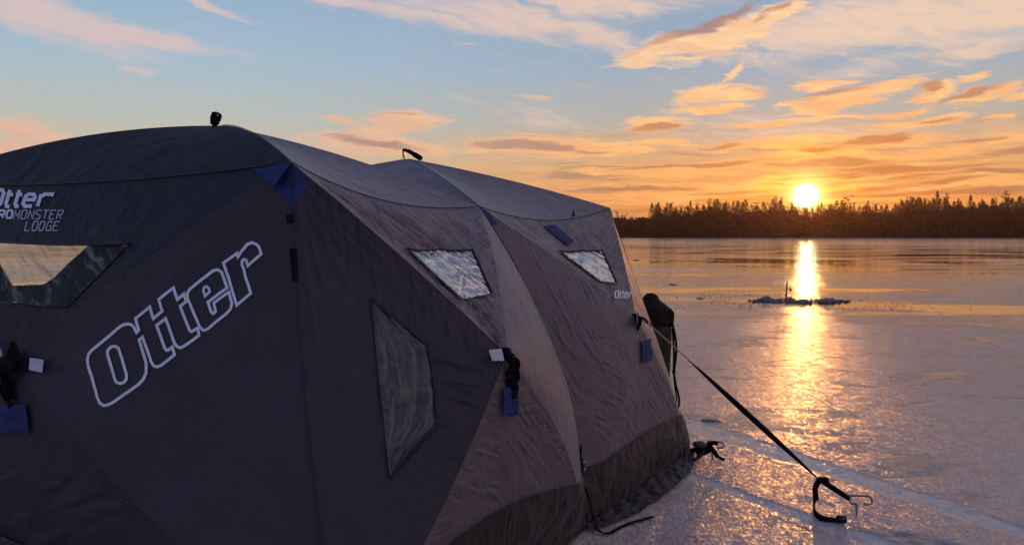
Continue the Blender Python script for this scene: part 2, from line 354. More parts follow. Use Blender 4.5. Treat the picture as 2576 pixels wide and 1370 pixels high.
# ------------------------------------------------------------------ the lake ice
def build_ice():
    def axis(lo, f0, f1, hi, st, gr):
        a = list(np.arange(f0, f1, st)); s_ = st; x = f0; L = []
        while x > lo: s_ *= gr; x -= s_; L.append(max(x, lo))
        s_ = st; x = a[-1]; R = []
        while x < hi: s_ *= gr; x += s_; R.append(min(x, hi))
        return np.array(L[::-1]+a+R)
    xs = axis(-1500, .1, 5.2, 1500, .022, 1.16); ys = axis(-900, 3.3, 9.5, 1500, .022, 1.12)
    X, Y = np.meshgrid(xs, ys)
    # two smooth runner tracks
    def track(a, b, w0, w1):
        a = np.array(a); b = np.array(b); d = b-a; L = np.hypot(*d); d = d/L
        t = ((X-a[0])*d[0]+(Y-a[1])*d[1])/L; q = (X-a[0])*d[1]-(Y-a[1])*d[0]
        q = q + .05*(fbm(t*5, t*0+3, 5)-.5)
        w = w0+(w1-w0)*np.clip(t, -.2, 1.4)
        return t, q/w
    t1, q1 = track((1.80, 6.22), (2.84, 4.29), .14, .078)
    t2, q2 = track((1.25, 5.22), (1.95, 4.15), .045, .085)
    ed = 1.1*(fbm(X*4, Y*4, 9)-.5)+.5*(fbm(X*17, Y*17, 19)-.5)
    sm = lambda q: np.clip(1.35-np.abs(q)-ed*.9, 0, .35)/.35
    m1 = sm(q1)*np.clip((t1+1.1)*1.2, 0, 1); m2 = sm(q2)*np.clip((t2+.35)*6, 0, 1)
    pool = np.clip(1.2-np.hypot((X-1.15)/.55, (Y-5.25)/.5)-ed*2, 0, .4)/.4*0
    mask = np.maximum(np.maximum(m1, m2), pool)
    fade = np.clip((X-0)/.5, 0, 1)*np.clip((5.1-X)/.8, 0, 1)*np.clip((Y-3.3)/.3, 0, 1)*np.clip((9.4-Y)/2, 0, 1)
    rid = lambda q, s_: np.exp(-((q-s_)/.22)**2)
    hgt = .0025*(fbm(X*1.2, Y*1.6, 1)-.5) + (.0035*(fbm(X*9, Y*17, 2, 3)-.5)+.0035*(fbm(X*24, Y*34, 4, 2)-.4))*(1-mask)
    hgt = hgt - .0015*mask + .0022*(rid(q1, 1.25)+rid(q1, -1.25))*np.clip((t1+1)*1.2, 0, 1)*(.5+fbm(X*14, Y*14, 6)) + .0022*(rid(q2, 1.3)+rid(q2, -1.3))*np.clip((t2+.3)*5, 0, 1)*(.5+fbm(X*14, Y*14, 7))
    Z = hgt*fade
    ny, nx = X.shape; V_ = np.stack([X, Y, Z], -1).reshape(-1, 3)
    i = np.arange(ny-1)[:, None]*nx+np.arange(nx-1)[None]; i = i.ravel(); Fc = np.stack([i, i+1, i+nx+1, i+nx], -1)
    m = mat('lake_ice', (.3,.34,.4), .2, 0, .5); g = NG(m.node_tree); b = m.node_tree.nodes['Principled BSDF']
    b.inputs['IOR'].default_value = 1.33
    geo = g.n('ShaderNodeNewGeometry'); p = geo.outputs['Position']; x, y, z = g.sep(p)
    tr = g.n('ShaderNodeAttribute', attribute_name='track').outputs['Fac']
    dist = g.m('SQRT', g.m('ADD', g.m('MULTIPLY', x, x), g.m('MULTIPLY', y, y)))
    pm = g.n('ShaderNodeMapping'); g.inp(pm.inputs[0], p); pm.inputs['Scale'].default_value = (.6, 1, 1); pv = pm.outputs[0]
    big = g.noise(pv, .16, 6, .62, .6).outputs[0]; bigm = g.ss(big, .42, .60)
    streak = g.noise(g.xyz(g.m('MULTIPLY', x, .035), g.m('MULTIPLY', y, .16), 2), 1, 6, .65, .5).outputs[0]; streakm = g.ss(streak, .44, .62)
    midn = g.noise(pv, 1.1, 5, .6, .8).outputs[0]
    nearf = g.ss(g.m('ADD', dist, g.m('MULTIPLY', g.m('SUBTRACT', big, .5), 14)), 17, 14.5)
    frost = g.m('MAXIMUM', g.m('MAXIMUM', g.m('MULTIPLY', bigm, .7), g.m('MULTIPLY', streakm, .55)), g.m('MULTIPLY', nearf, g.ss(midn, .34, .47, .25, 1.0)))
    frost = g.m('MAXIMUM', frost, g.m('MULTIPLY', g.ss(dist, 45, 170, 0, .85), g.ss(streak, .40, .52, .55, 1.0)))
    frost = g.m('MULTIPLY', frost, g.m('SUBTRACT', 1.0, g.m('MULTIPLY', tr, .7)))
    # bumps
    pe = g.n('ShaderNodeMapping'); g.inp(pe.inputs[0], p); pe.inputs['Scale'].default_value = (.95, .52, 1)
    b1 = g.noise(pe.outputs[0], 62, 3, .6, .6).outputs[0]
    b2 = g.noise(pe.outputs[0], 120, 2, .6).outputs[0]
    gl = g.noise(pe.outputs[0], 46, 3.0, .62).outputs['Color']
    b3 = g.noise(pe.outputs[0], 2.2, 4, .55, .3).outputs[0]
    h = g.m('ADD', g.m('MULTIPLY', b1, .0085), g.m('MULTIPLY', b2, .0020))
    h = g.m('MULTIPLY', h, g.m('MULTIPLY', frost, g.ss(dist, 60, 10, .22, 1.0)))
    h = g.m('ADD', h, g.m('MULTIPLY', b3, .0035))
    bp = g.n('ShaderNodeBump'); bp.inputs['Distance'].default_value = 1.0; bp.inputs['Strength'].default_value = 1.0
    g.inp(bp.inputs['Height'], h); gl2 = g.noise(pe.outputs[0], 13, 3.0, .6).outputs['Color']
    gm = g.n('ShaderNodeVectorMath', operation='MULTIPLY_ADD'); g.inp(gm.inputs[0], gl2); gm.inputs[1].default_value = (.55, .55, .55); g.inp(gm.inputs[2], gl)
    gl = g.n('ShaderNodeVectorMath', operation='SUBTRACT'); g.inp(gl.inputs[0], gm.outputs[0]); gl.inputs[1].default_value = (.275, .275, .275); gl = gl.outputs[0]
    gv = g.n('ShaderNodeVectorMath', operation='SUBTRACT'); g.inp(gv.inputs[0], gl); gv.inputs[1].default_value = (.5, .5, .5)
    gs = g.n('ShaderNodeVectorMath', operation='SCALE'); g.inp(gs.inputs[0], gv.outputs[0]); g.inp(gs.inputs[3], g.m('ADD', g.m('MULTIPLY', frost, g.ss(dist, 60, 15, .45, 1.1)), .012))
    g2 = g.n('ShaderNodeVectorMath', operation='MULTIPLY'); g.inp(g2.inputs[0], gs.outputs[0]); g2.inputs[1].default_value = (1, 1, 0)
    ga = g.n('ShaderNodeVectorMath', operation='ADD'); g.inp(ga.inputs[0], bp.outputs[0]); g.inp(ga.inputs[1], g2.outputs[0])
    gn = g.n('ShaderNodeVectorMath', operation='NORMALIZE'); g.inp(gn.inputs[0], ga.outputs[0]); g.inp(b.inputs['Normal'], gn.outputs[0])
    g.inp(b.inputs['Roughness'], g.ss(frost, 0, 1, .045, .15, 'LINEAR'))
    g.inp(b.inputs['Base Color'], g.mix(g.m('MULTIPLY', tr, .8), g.mix(frost, (.10,.10,.12,1), g.mix(g.ss(dist, 30, 140), (.68,.57,.51,1), (.62,.57,.58,1))), (.74,.66,.62,1)))
    vo = g.n('ShaderNodeTexVoronoi'); g.inp(vo.inputs['Vector'], p); vo.inputs['Scale'].default_value = 70
    hs = g.n('ShaderNodeHueSaturation'); hs.inputs['Saturation'].default_value = .85; hs.inputs['Value'].default_value = 1.8; g.inp(hs.inputs['Color'], vo.outputs['Color'])
    g.inp(b.inputs['Specular Tint'], g.mix(g.m('MULTIPLY', frost, g.ss(dist, 10, 4.5, 0, .75)), (1,.95,.9,1), hs.outputs['Color']))
    o = mesh_obj('ice', V_, Fc, m, None, None, True, {'track': (mask*np.clip(fade*3, 0, 1)).ravel()})
    tag(o, kind='structure'); return o
build_ice()

# ------------------------------------------------------------------ shelter geometry
U3 = np.array([.527, .85, 0]); N3 = np.array([.85, -.527, 0]); Z3 = np.array([0, 0, 1.])
A = lambda *p: np.array(p, float)
TL = A(-.98, 3.44, 1.97); TM = A(-.20, 4.70, 1.82); TR = A(.79, 6.29, 1.87)
BL = A(-.617, 2.80, 0); BM = A(.383, 4.34, 0); BR = A(1.336, 5.87, 0)
LL = A(-4.15, 5.40, 2.02); LM = A(-2.92, 6.39, 1.84); LR = A(-1.93, 7.98, 1.87)
CL = A(-4.55, 5.27, 0); CM = A(-3.43, 6.71, 0); CR = A(-2.4, 8.25, 0)
H1 = A(-.027, 3.53, 1.106); H2 = A(.82, 5.12, 1.10); HE = A(-2.347, 3.63, 1.053); HF = A(-.39, 7.36, 1.1)
HL1 = A(-4.02, 6.25, 1.1); HL2 = A(-3.0, 7.75, 1.1); R1 = A(-1.82, 4.83, 2.33); R2 = A(-.836, 6.20, 2.26)
def bow(t, v, skew=0.0):
    t = np.asarray(t, float)[..., None]; return 4*t*(1-t)*(1+skew*(t-.5))*v
class Panel:
    """one taut triangle of cloth between an edge A-B and a pole hub"""
    def __init__(s, a, b, hub, eb=(0,0,0), pa=(0,0,0), pb=(0,0,0), sag=0.0, w1=None, w1amp=0.0, w2amp=.5, disp=.004, seed=1, skew=0.0):
        s.a, s.b, s.h = a, b, hub; s.eb, s.pa, s.pb = map(lambda q: np.array(q, float), (eb, pa, pb))
        s.sag = sag; s.skew = skew; s.nrm = np.cross(b-a, hub-a); s.nrm /= np.linalg.norm(s.nrm)
        s.w1 = w1; s.w1amp = w1amp; s.w2amp = w2amp; s.disp = disp; s.seed = seed; s.flip = 1.0; s._g = None; s.cr = []
    def out(s, ref):          # make the normal point away from ref
        if np.dot(s.nrm, (s.a+s.b+s.h)/3-ref) < 0: s.nrm = -s.nrm; s.flip = -1.0
        return s
    def pt(s, S, T, lift=0.0, rough=True):
        S = np.asarray(S, float); T = np.asarray(T, float); S_, T_ = S[..., None], T[..., None]
        E = s.a*(1-S_)+s.b*S_+bow(S, s.eb, s.skew)
        P_ = E*(1-T_)+s.h*T_+bow(T, s.pa)*(1-S_)+bow(T, s.pb)*S_
        inside = (16*S*(1-S)*T*(1-T))[..., None]
        P_ = P_ - s.nrm*s.sag*inside
        if rough:
            W = np.linalg.norm(s.b-s.a); Hh = np.linalg.norm(s.h-(s.a+s.b)/2)
            d = s.disp*(fbm(S*W*(1-T)*4+7, T*Hh*4, s.seed)-.47)*2
            P_ = P_ + s.nrm*(d*np.clip(inside[..., 0]*3, 0, 1))[..., None]
            for (c0, c1, cw, ch) in s.cr:
                ab = c1-c0; L2 = ab@ab; tt = np.clip(((P_-c0)@ab)/L2, 0, 1); dd = np.linalg.norm(P_-(c0+tt[..., None]*ab), axis=-1)
                pf = (np.exp(-(dd/cw)**2)-.45*np.exp(-(dd/(2.3*cw))**2))*np.clip(np.minimum(tt, 1-tt)*5, 0, 1)
                P_ = P_+s.nrm*((1.7 if s is S1T else 1.15)*ch*pf)[..., None]
        if np.any(lift): P_ = P_ + s.nrm*(lift if np.isscalar(lift) else np.asarray(lift)[..., None])
        return P_
    def attrs(s, S, T, P_):
        W = np.linalg.norm(s.b-s.a)
        # w1: folds running along a chosen direction
        d = (s.h-s.a) if s.w1 is None else s.w1
        d = d/np.linalg.norm(d); ac = np.cross(s.nrm, d)
        env = np.clip(1.3-1.5*np.abs(S-.4), 0, 1)*np.clip(T*4+.3, 0, 1)
        w1 = np.stack([P_@ac, P_@d, s.w1amp*env], -1)
        # w2: short puckers at right angles to the pole sleeves
        L = np.linalg.norm(s.h-s.a); dpole = np.minimum(S, 1-S)*W*(1-T)
        am = s.w2amp*np.exp(-dpole/.16)*(.35+1.3*vnoise(T*L*3, (S > .5)*7.0+s.seed, 3))
        w2 = np.stack([T*L+(S > .5)*9, dpole*1.0, am], -1)
        return w1, w2
    def inv(s, px, py):
        """the (s, t) of the cloth point seen at photo position px, py"""
        if s._g is None:
            a = np.linspace(0, 1, 61); s._S, s._T = np.meshgrid(a, np.linspace(0, .99, 61)); s._g = proj(s.pt(s._S, s._T, rough=False))
        d = (s._g[..., 0]-px)**2+(s._g[..., 1]-py)**2; k = np.unravel_index(np.argmin(d), d.shape)
        q = np.array([s._S[k], s._T[k]])
        for _ in range(12):
            f0 = proj(s.pt(q[0], q[1], rough=False)); e = 1e-4
            J = np.stack([(proj(s.pt(q[0]+e, q[1], rough=False))-f0)/e, (proj(s.pt(q[0], q[1]+e, rough=False))-f0)/e], -1)
            r = np.array([px, py])-f0
            if np.hypot(*r) < .01: break
            try: st = np.linalg.solve(J, r)
            except Exception: break
            q = q+np.clip(st, -.2, .2)
        return q
    def on(s, px, py, lift=0.0):
        q = s.inv(px, py); f = getattr(s, 'flatword', False); return s.pt(q[0], q[1], lift+(.013 if f else 0), rough=not f)
tent = empty('ice_fishing_shelter', (-1.5, 5.4, 0))
tag(tent, 'large black and grey pop-up ice fishing shelter with a big white outlined logo', 'tent')
CEN = A(-1.4, 5.5, 1.0)
def cull(pan, poly):       # faces of the grid that lie inside a photo polygon
    poly = np.array(poly, float)
    def f(c2):
        ins = np.zeros(len(c2), bool); j = len(poly)-1
        for i in range(len(poly)):
            xi, yi = poly[i]; xj, yj = poly[j]
            hit = ((yi > c2[:, 1]) != (yj > c2[:, 1])) & (c2[:, 0] < (xj-xi)*(c2[:, 1]-yi)/(yj-yi+1e-9)+xi)
            ins ^= hit; j = i
        return ins
    return f
def panel_mesh(name, pans, mats, n=110, holes={}):
    V_, F_, MI, W1, W2 = [], [], [], [], []; base = 0
    for k, (p, mi) in enumerate(pans):
        s_ = np.linspace(0, 1, n); t_ = np.linspace(0, .985, n)
        S, T = np.meshgrid(s_, t_); P_ = p.pt(S, T); w1, w2 = p.attrs(S, T, P_)
        i = (np.arange(n-1)[:, None]*n+np.arange(n-1)[None]).ravel(); q = np.stack([i, i+1, i+n+1, i+n], -1)
        if p.flip < 0: q = q[:, ::-1]
        P2 = P_.reshape(-1, 3)
        if k in holes:
            c2 = proj(P2[q].mean(1)); q = q[~cull(p, holes[k])(c2)]
        V_.append(P2); W1.append(w1.reshape(-1, 3)); W2.append(w2.reshape(-1, 3)); F_.append(q+base); MI += [mi]*len(q); base += n*n
    return mesh_obj(name, np.concatenate(V_), np.concatenate(F_), mats, tent, MI, True, {'w1': np.concatenate(W1), 'w2': np.concatenate(W2)})
# shared pole curves
pM = .20*N3; pL = A(-.03, -.02, 0); pR = .035*N3
e1 = A(0, 0, -.085); e2 = A(0, 0, -.095); eE = A(0, 0, -.055)
z0 = A(0, 0, 0)
s_tl = .03*N3; s_tr = .05*N3-.02*U3; s_bl = .05*N3; s_br = .10*N3+.03*U3
OUT = CEN
# side, first bay:  edges run A->B
S1T = Panel(TL, TM, H1, e1, s_tl, s_tr, .012, w1=H1-TL, w1amp=1.5, w2amp=1.2, seed=11, skew=-.3).out(OUT)
S1L = Panel(TL, BL, H1, pL, s_tl, s_bl, .010, w1amp=.06, w2amp=1.3, seed=12, disp=.012).out(OUT)
S1R = Panel(TM, BM, H1, pM, s_tr, s_br, -.02, w1=BM-TM, w1amp=.10, w2amp=.22, seed=13).out(OUT)
S1B = Panel(BL, BM, H1, z0, s_bl, s_br, .0, w1=A(0,0,1.), w1amp=.10, w2amp=1.0, seed=14).out(OUT)
q_tl = A(0,0,.01)+.02*N3; q_tr = .012*N3+A(0,0,.01); q_bl = .07*N3; q_br = .05*N3+.01*U3
S2T = Panel(TM, TR, H2, e2, q_tl, q_tr, .012, w1=H2-TM, w1amp=1.1, w2amp=1.3, seed=21).out(OUT)
S2L = Panel(TM, BM, H2, pM, q_tl, q_bl, .012, w1=H2-TM, w1amp=.05, w2amp=.5, seed=22, disp=.007).out(OUT)
S2R = Panel(TR, BR, H2, pR, q_tr, q_br, .0, w1amp=.15, w2amp=.6, seed=23, skew=1.7).out(OUT)
S2B = Panel(BM, BR, H2, z0, q_bl, q_br, .0, w1=A(0,0,1.), w1amp=.10, w2amp=.8, seed=24).out(OUT)
c_tr = -.05*U3; c_br = -.06*U3
EW_T = Panel(LL, TL, HE, eE, c_tr, c_tr, .015, w1amp=.05, w2amp=.25, seed=31).out(OUT)
EW_R = Panel(TL, BL, HE, pL, c_tr, c_br, .02, w1amp=.03, w2amp=.18, seed=32, disp=.012).out(OUT)
EW_L = Panel(LL, CL, HE, z0, c_tr, c_br, .02, w2amp=.2, seed=33).out(OUT)
EW_B = Panel(CL, BL, HE, z0, c_br, c_br, .01, w1=A(0,0,1.), w1amp=.25, w2amp=.4, seed=34).out(OUT)
ro = A(0,0,.05); roL = A(0,0,.10)
RA_N = Panel(LL, TL, R1, eE, roL, ro, .0, w1amp=.03, w2amp=.12, seed=41).out(OUT)
RA_R = Panel(TL, TM, R1, e1, ro, ro, .01, w1amp=.05, w2amp=.15, seed=42, skew=-.3).out(OUT)
RA_F = Panel(TM, LM, R1, A(0,0,-.05), ro, ro, .0, w2amp=.1, seed=43).out(OUT)
RA_L = Panel(LM, LL, R1, e1, ro, roL, .0, w2amp=.1, seed=44).out(OUT)
rp = A(0,0,.025)
RB_N = Panel(TM, LM, R2, A(0,0,-.05), rp, rp, .0, w1amp=.03, w2amp=.12, seed=45).out(OUT)
RB_R = Panel(TM, TR, R2, e2, rp, rp, .01, w1amp=.05, w2amp=.2, seed=46).out(OUT)
RB_F = Panel(TR, LR, R2, eE, rp, rp, .0, w2amp=.1, seed=47).out(OUT)
RB_L = Panel(LM, LR, R2, e1, rp, rp, .0, w2amp=.1, seed=48).out(OUT)
def side_set(tl, tr, bl, br, hub, e, seed): return [
    (Panel(tl, tr, hub, e, z0, z0, .01, w1amp=.3, seed=seed).out(OUT), 1), (Panel(tl, bl, hub, z0, z0, z0, .01, seed=seed+1).out(OUT), 0),
    (Panel(tr, br, hub, z0, z0, z0, .01, seed=seed+2).out(OUT), 1), (Panel(bl, br, hub, z0, z0, z0, 0, seed=seed+3).out(OUT), 1)]
LW1 = [(p_, 0) for p_, _ in side_set(LL, LM, CL, CM, HL1, e1, 51)]; LW2 = side_set(LM, LR, CM, CR, HL2, e1, 61); FW = side_set(TR, LR, BR, CR, HF, eE, 71)
def crease(p, x0, y0, x1, y1, w=.012, h=.008):
    q0 = p.inv(x0, y0); q1 = p.inv(x1, y1); p.cr.append((p.pt(*q0, rough=False), p.pt(*q1, rough=False), w, h))
rc = random.Random(42)
def many(p, n, box, ang, L, w=(.008,.016), h=(.004,.010), inside=True):
    k = 0; tries = 0
    while k < n and tries < n*20:
        tries += 1; x = rc.uniform(box[0], box[2]); y = rc.uniform(box[1], box[3]); q = p.inv(x, y)
        if not (.03 < q[0] < .97 and .02 < q[1] < .93): continue
        a = math.radians(ang+rc.gauss(0, 5)); l = rc.uniform(*L); dx_, dy_ = math.cos(a)*l/2, math.sin(a)*l/2
        e0 = p.inv(x-dx_, y-dy_); e1_ = p.inv(x+dx_, y+dy_)
        if not all(-.02 < e[0] < 1.02 and -.02 < e[1] < 1 for e in (e0, e1_)): continue
        p.cr.append((p.pt(*e0, rough=False), p.pt(*e1_, rough=False), rc.uniform(*w), rc.uniform(*h)*rc.choice((1, 1, -1)))); k += 1
many(S1T, 60, (760, 430, 1240, 860), 40, (90, 260)); many(S1T, 16, (1130, 740, 1275, 880), 52, (40, 120))
many(S2T, 44, (1240, 545, 1600, 790), 36, (40, 130), (.007,.014))
many(S2T, 18, (1520, 560, 1600, 780), 24, (30, 70), (.007,.012))
for x0, y0, x1, y1 in ((745,470,900,760),(752,462,960,700),(742,480,830,760),(760,470,1010,690),(748,500,800,900),(765,475,870,640)): crease(S1L, x0, y0, x1, y1, .016, .009)
many(S1L, 34, (900, 640, 1240, 870), 78, (40, 110), (.009,.016), (.003,.007)); many(S1L, 34, (1120, 880, 1270, 1180), 14, (50, 130), (.009,.016), (.004,.008))
many(S1B, 26, (1130, 960, 1250, 1260), 22, (25, 60), (.008,.014), (.004,.009)); many(S1B, 18, (1280, 1000, 1430, 1200), 55, (40, 110), (.008,.014), (.003,.007))
many(S2L, 20, (1290, 640, 1560, 760), 58, (30, 80), (.010,.016), (.003,.007)); many(S2L, 16, (1380, 800, 1500, 1000), 62, (40, 100), (.010,.018), (.003,.008)); many(S2L, 16, (1500, 820, 1590, 1100), 30, (25, 55), (.009,.014), (.004,.008))
many(S2B, 22, (1560, 930, 1700, 1090), 62, (30, 90), (.008,.014), (.003,.007)); many(S1R, 8, (1250, 600, 1430, 1150), 72, (60, 160), (.010,.02), (.002,.005))
many(EW_R, 10, (300, 480, 720, 700), 152, (60, 200), (.015,.03), (.003,.006)); many(EW_R, 8, (300, 1150, 800, 1400), 40, (80, 200), (.015,.03), (.003,.007))
many(EW_T, 10, (150, 480, 600, 600), 170, (80, 220), (.015,.03), (.002,.005)); many(EW_B, 10, (0, 1200, 300, 1360), 160, (60, 200), (.015,.03), (.006,.012))
mats = [M_black, M_grey, M_mid, M_char]
END_WIN = [(-330,611),(20,611),(326,618),(176,771),(110,772),(10,757),(-180,757)]
LEFT_WIN = [(-40,607),(60,606),(232,611),(170,665),(122,714),(30,719),(-10,650)]
panel_mesh('wall_panel', [(EW_T, 0), (EW_R, 3), (EW_L, 3), (EW_B, 3)], mats, 130, {0: END_WIN})['label'] = 'black near end wall with lettering'
panel_mesh('wall_panel', [(S1T, 1), (S1L, 3), (S1R, 1), (S1B, 2)], mats, 210)
panel_mesh('wall_panel', [(S2T, 1), (S2L, 2), (S2R, 1), (S2B, 2)], mats, 180)
panel_mesh('wall_panel', LW1, mats, 70, {0: LEFT_WIN}); panel_mesh('wall_panel', LW2, mats, 40); panel_mesh('wall_panel', FW, mats, 60)
panel_mesh('roof_panel', [(RA_N, 0), (RA_R, 1), (RA_F, 1), (RA_L, 1)], mats, 90)
panel_mesh('roof_panel', [(RB_N, 1), (RB_R, 1), (RB_F, 1), (RB_L, 1)], mats, 90)

# seams: thin piping over poles, eaves and corners
sm = MB()
def seam(p, which, lift=.003, r=.0035, t0=0.0, t1=.97):
    t = np.linspace(t0, t1, 40)
    if which == 'a': P_ = p.pt(0*t, t, lift)
    elif which == 'b': P_ = p.pt(0*t+1, t, lift)
    else: P_ = p.pt(t, 0*t, lift)
    sm.tube([tuple(q) for q in P_], r, 5)
for p in (RA_R, RB_R): seam(p, 'a', r=.002)
seam(S1L, 'e', r=.0035); seam(S1R, 'e', r=.0035); seam(S2R, 'e', r=.003)
seam(EW_T, 'e', r=.006); seam(S1T, 'e', r=.0025); seam(S2T, 'e', r=.0025); seam(RB_N, 'e', r=.006)
sm.build('seam_piping', M_seam, tent)

# ---- windows
def arc(poly, n):
    poly = np.array(poly, float); d = np.r_[0, np.cumsum(np.hypot(*np.diff(poly, axis=0).T))]; u = np.linspace(0, d[-1], n)
    return np.stack([np.interp(u, d, poly[:, 0]), np.interp(u, d, poly[:, 1])], -1)
def grid_on(p, lp, rp_, nu, nv, lift):
    Lp = arc(lp, nv); Rp = arc(rp_, nv); u = np.linspace(0, 1, nu); ST = np.zeros((nv, nu, 2))
    for j in range(nv):
        for i in (0, nu//2, nu-1):
            x = Lp[j]*(1-u[i])+Rp[j]*u[i]; ST[j, i] = p.inv(*x)
        ST[j] = np.stack([np.interp(u, [0, u[nu//2], 1], ST[j, [0, nu//2, nu-1], k]) for k in (0, 1)], -1)
    return ST
def add_patch(name, p, lp, rp_, m, lift=.006, nu=41, nv=41, parent=None, crumple=0.0, frame=None, wdir=None, seed=3, flat=False):
    ST = grid_on(p, lp, rp_, nu, nv, lift); uu, vv = np.meshgrid(np.linspace(0,1,nu), np.linspace(0,1,nv))
    cr = crumple*(fbm(uu*9+vv*3, vv*3.2, seed)-.4)*np.minimum(1, 8*np.minimum(np.minimum(uu,1-uu), np.minimum(vv,1-vv)))
    P_ = p.pt(ST[..., 0], ST[..., 1], lift+cr, rough=not flat)
    d = (p.h-p.a) if wdir is None else wdir; d = d/np.linalg.norm(d); ac = np.cross(p.nrm, d)
    w1 = np.stack([P_@ac, P_@d, np.ones(P_.shape[:2])], -1).reshape(-1, 3)
    i = (np.arange(nv-1)[:, None]*nu+np.arange(nu-1)[None]).ravel(); q = np.stack([i, i+nu, i+nu+1, i+1], -1)
    o = mesh_obj(name, P_.reshape(-1, 3), q, m, parent or tent, None, True, {'w1': w1, 'w2': w1*0})
    if frame:
        mb = MB(); rad = frame
        edges = {'l': ST[:, 0], 'r': ST[:, -1], 't': ST[0], 'b': ST[-1]}
        for k, e in edges.items():
            rr = rad.get(k, .002) if isinstance(rad, dict) else rad
            if rr <= 0: continue
            Q = p.pt(e[:, 0], e[:, 1], lift+.003, rough=not flat); rs = [float(rr*(.75+.5*vnoise(i*.7, 3, seed))) for i in range(len(Q))]
            mb.tube([tuple(x) for x in Q], rs, 6, flat=.6)
        mb.build('window_frame', M_seam, o)
    return o
add_patch('window', S1T, [(1020,630),(1159,757)], [(1183,632),(1233,742)], M_silver, crumple=.012, frame={'t': .006, 'r': .008, 'l': .003, 'b': .002}, seed=5, flat=True, lift=.013)
add_patch('window', S2T, [(1404,634),(1508,711)], [(1511,632),(1547,714)], M_silver, crumple=.012, frame={'t': .009, 'r': .008, 'l': .003, 'b': .002}, seed=6, flat=True, lift=.013)
add_patch('window', S1L, [(931,752),(978,1201)], [(932,753),(1076,869),(1092,967),(1100,1067),(980,1202)], M_smoke, crumple=.03, frame={'r': .009, 'l': .0015, 't': 0, 'b': 0}, wdir=A(.3,.3,-.8), seed=7)
add_patch('window', EW_T, [(-330,605),(-180,757),(10,757)], [(330,613),(176,771),(110,772)], M_clear, lift=.004, crumple=.012, frame={'t': .009, 'r': .003, 'l': .003, 'b': .003}, seed=8)
add_patch('window', LW1[0][0], [(-40,607),(-10,650),(30,719)], [(232,611),(170,665),(122,714)], M_clear, lift=-.004, crumple=.006, frame={'t': .006, 'r': .006, 'l': .006, 'b': .006}, seed=9)

# ---- lettering
def ribbon(mb, p, pts, w, closed=False, lift=.005):
    pts = np.array(pts, float); out = []
    n = len(pts); rng_ = range(n if closed else n-1)
    for i in rng_:
        a = pts[i]; b = pts[(i+1) % n]; L = np.hypot(*(b-a)); k = max(1, int(L/9))
        for j in range(k): out.append(a+(b-a)*j/k)
    if not closed: out.append(pts[-1])
    out = np.array(out); N = len(out); Lf, Rt = [], []
    for i in range(N):
        if closed: d0 = out[i]-out[i-1]; d1 = out[(i+1) % N]-out[i]
        else: d0 = out[i]-out[max(i-1,0)] if i else out[1]-out[0]; d1 = out[min(i+1,N-1)]-out[i] if i < N-1 else d0
        d0 = d0/(np.hypot(*d0)+1e-9); d1 = d1/(np.hypot(*d1)+1e-9)
        n0 = np.array([-d0[1], d0[0]]); n1 = np.array([-d1[1], d1[0]]); m_ = n0+n1; m_ /= (np.hypot(*m_)+1e-9)
        s_ = w/2/max(.5, m_@n1); Lf.append(out[i]+m_*s_); Rt.append(out[i]-m_*s_)
    V_ = [p.on(q[0], q[1], lift) for q in Lf]+[p.on(q[0], q[1], lift) for q in Rt]
    F_ = []
    for i in range(N if closed else N-1):
        j = (i+1) % N; F_.append((i, j, N+j, N+i))
    mb.add(V_, F_)
ca = lambda L: [(209.6+x*.23247, 721.1+y*.23247) for x, y in L]
cb = lambda L: [(377.3+x*.2326, 586.95+y*.2326) for x, y in L]
outline = ca([(610,470),(585,495),(560,440),(530,410),(490,402),(440,412),(400,435),(90,690),(60,730),(48,790),(55,850),(150,1190),(180,1255),(220,1282),(270,1275),(320,1250),
  (600,1055),(650,1000),(680,930),(682,830),(610,575),(648,545),(735,810),(760,850),(795,865),(840,850),(985,735),(965,650),(925,680),(900,685),(885,660),(802,420),(902,345)]) + \
  cb([(265,1180),(290,1220),(330,1235),(370,1215),(525,1100),(512,1020),(445,1058),(428,1048),(340,790),(405,740),(385,658),(315,715),(275,592),(113,716),(150,842),(50,922)]) + ca([(735,220),(575,345)])
logo = MB()
ribbon(logo, EW_R, outline, 7.4, True)
ribbon(logo, EW_R, ca([(265,740),(265,690),(300,650),(345,640),(380,660),(395,700),(470,950),(468,1000),(440,1035),(400,1045),(360,1030),(345,1000)]), 7.2, True, .0055)
ribbon(logo, EW_R, cb([(425,700),(425,650),(450,610),(700,405),(745,395),(785,420),(845,590),(640,745),(670,850),(695,868),(720,845),(702,755),(865,635),(900,760),(885,820),(840,870),(620,1035),(575,1045),(535,1010)]), 7.2, True, .006)
ribbon(logo, EW_R, cb([(610,680),(660,635),(650,595),(625,575),(600,590),(595,630)]), 6.0, True, .0055)
ribbon(logo, EW_R, cb([(805,320),(945,215),(957,258),(985,200),(1060,120),(1110,102),(1160,120),(1190,160),(1212,228),(1060,350),(1045,290),(1020,280),(1000,300),(1000,345),(1108,650),(955,780)]), 7.2, True, .0065)
logo.build('lettering', M_white, tent)['label'] = 'big white outlined word on the near wall'
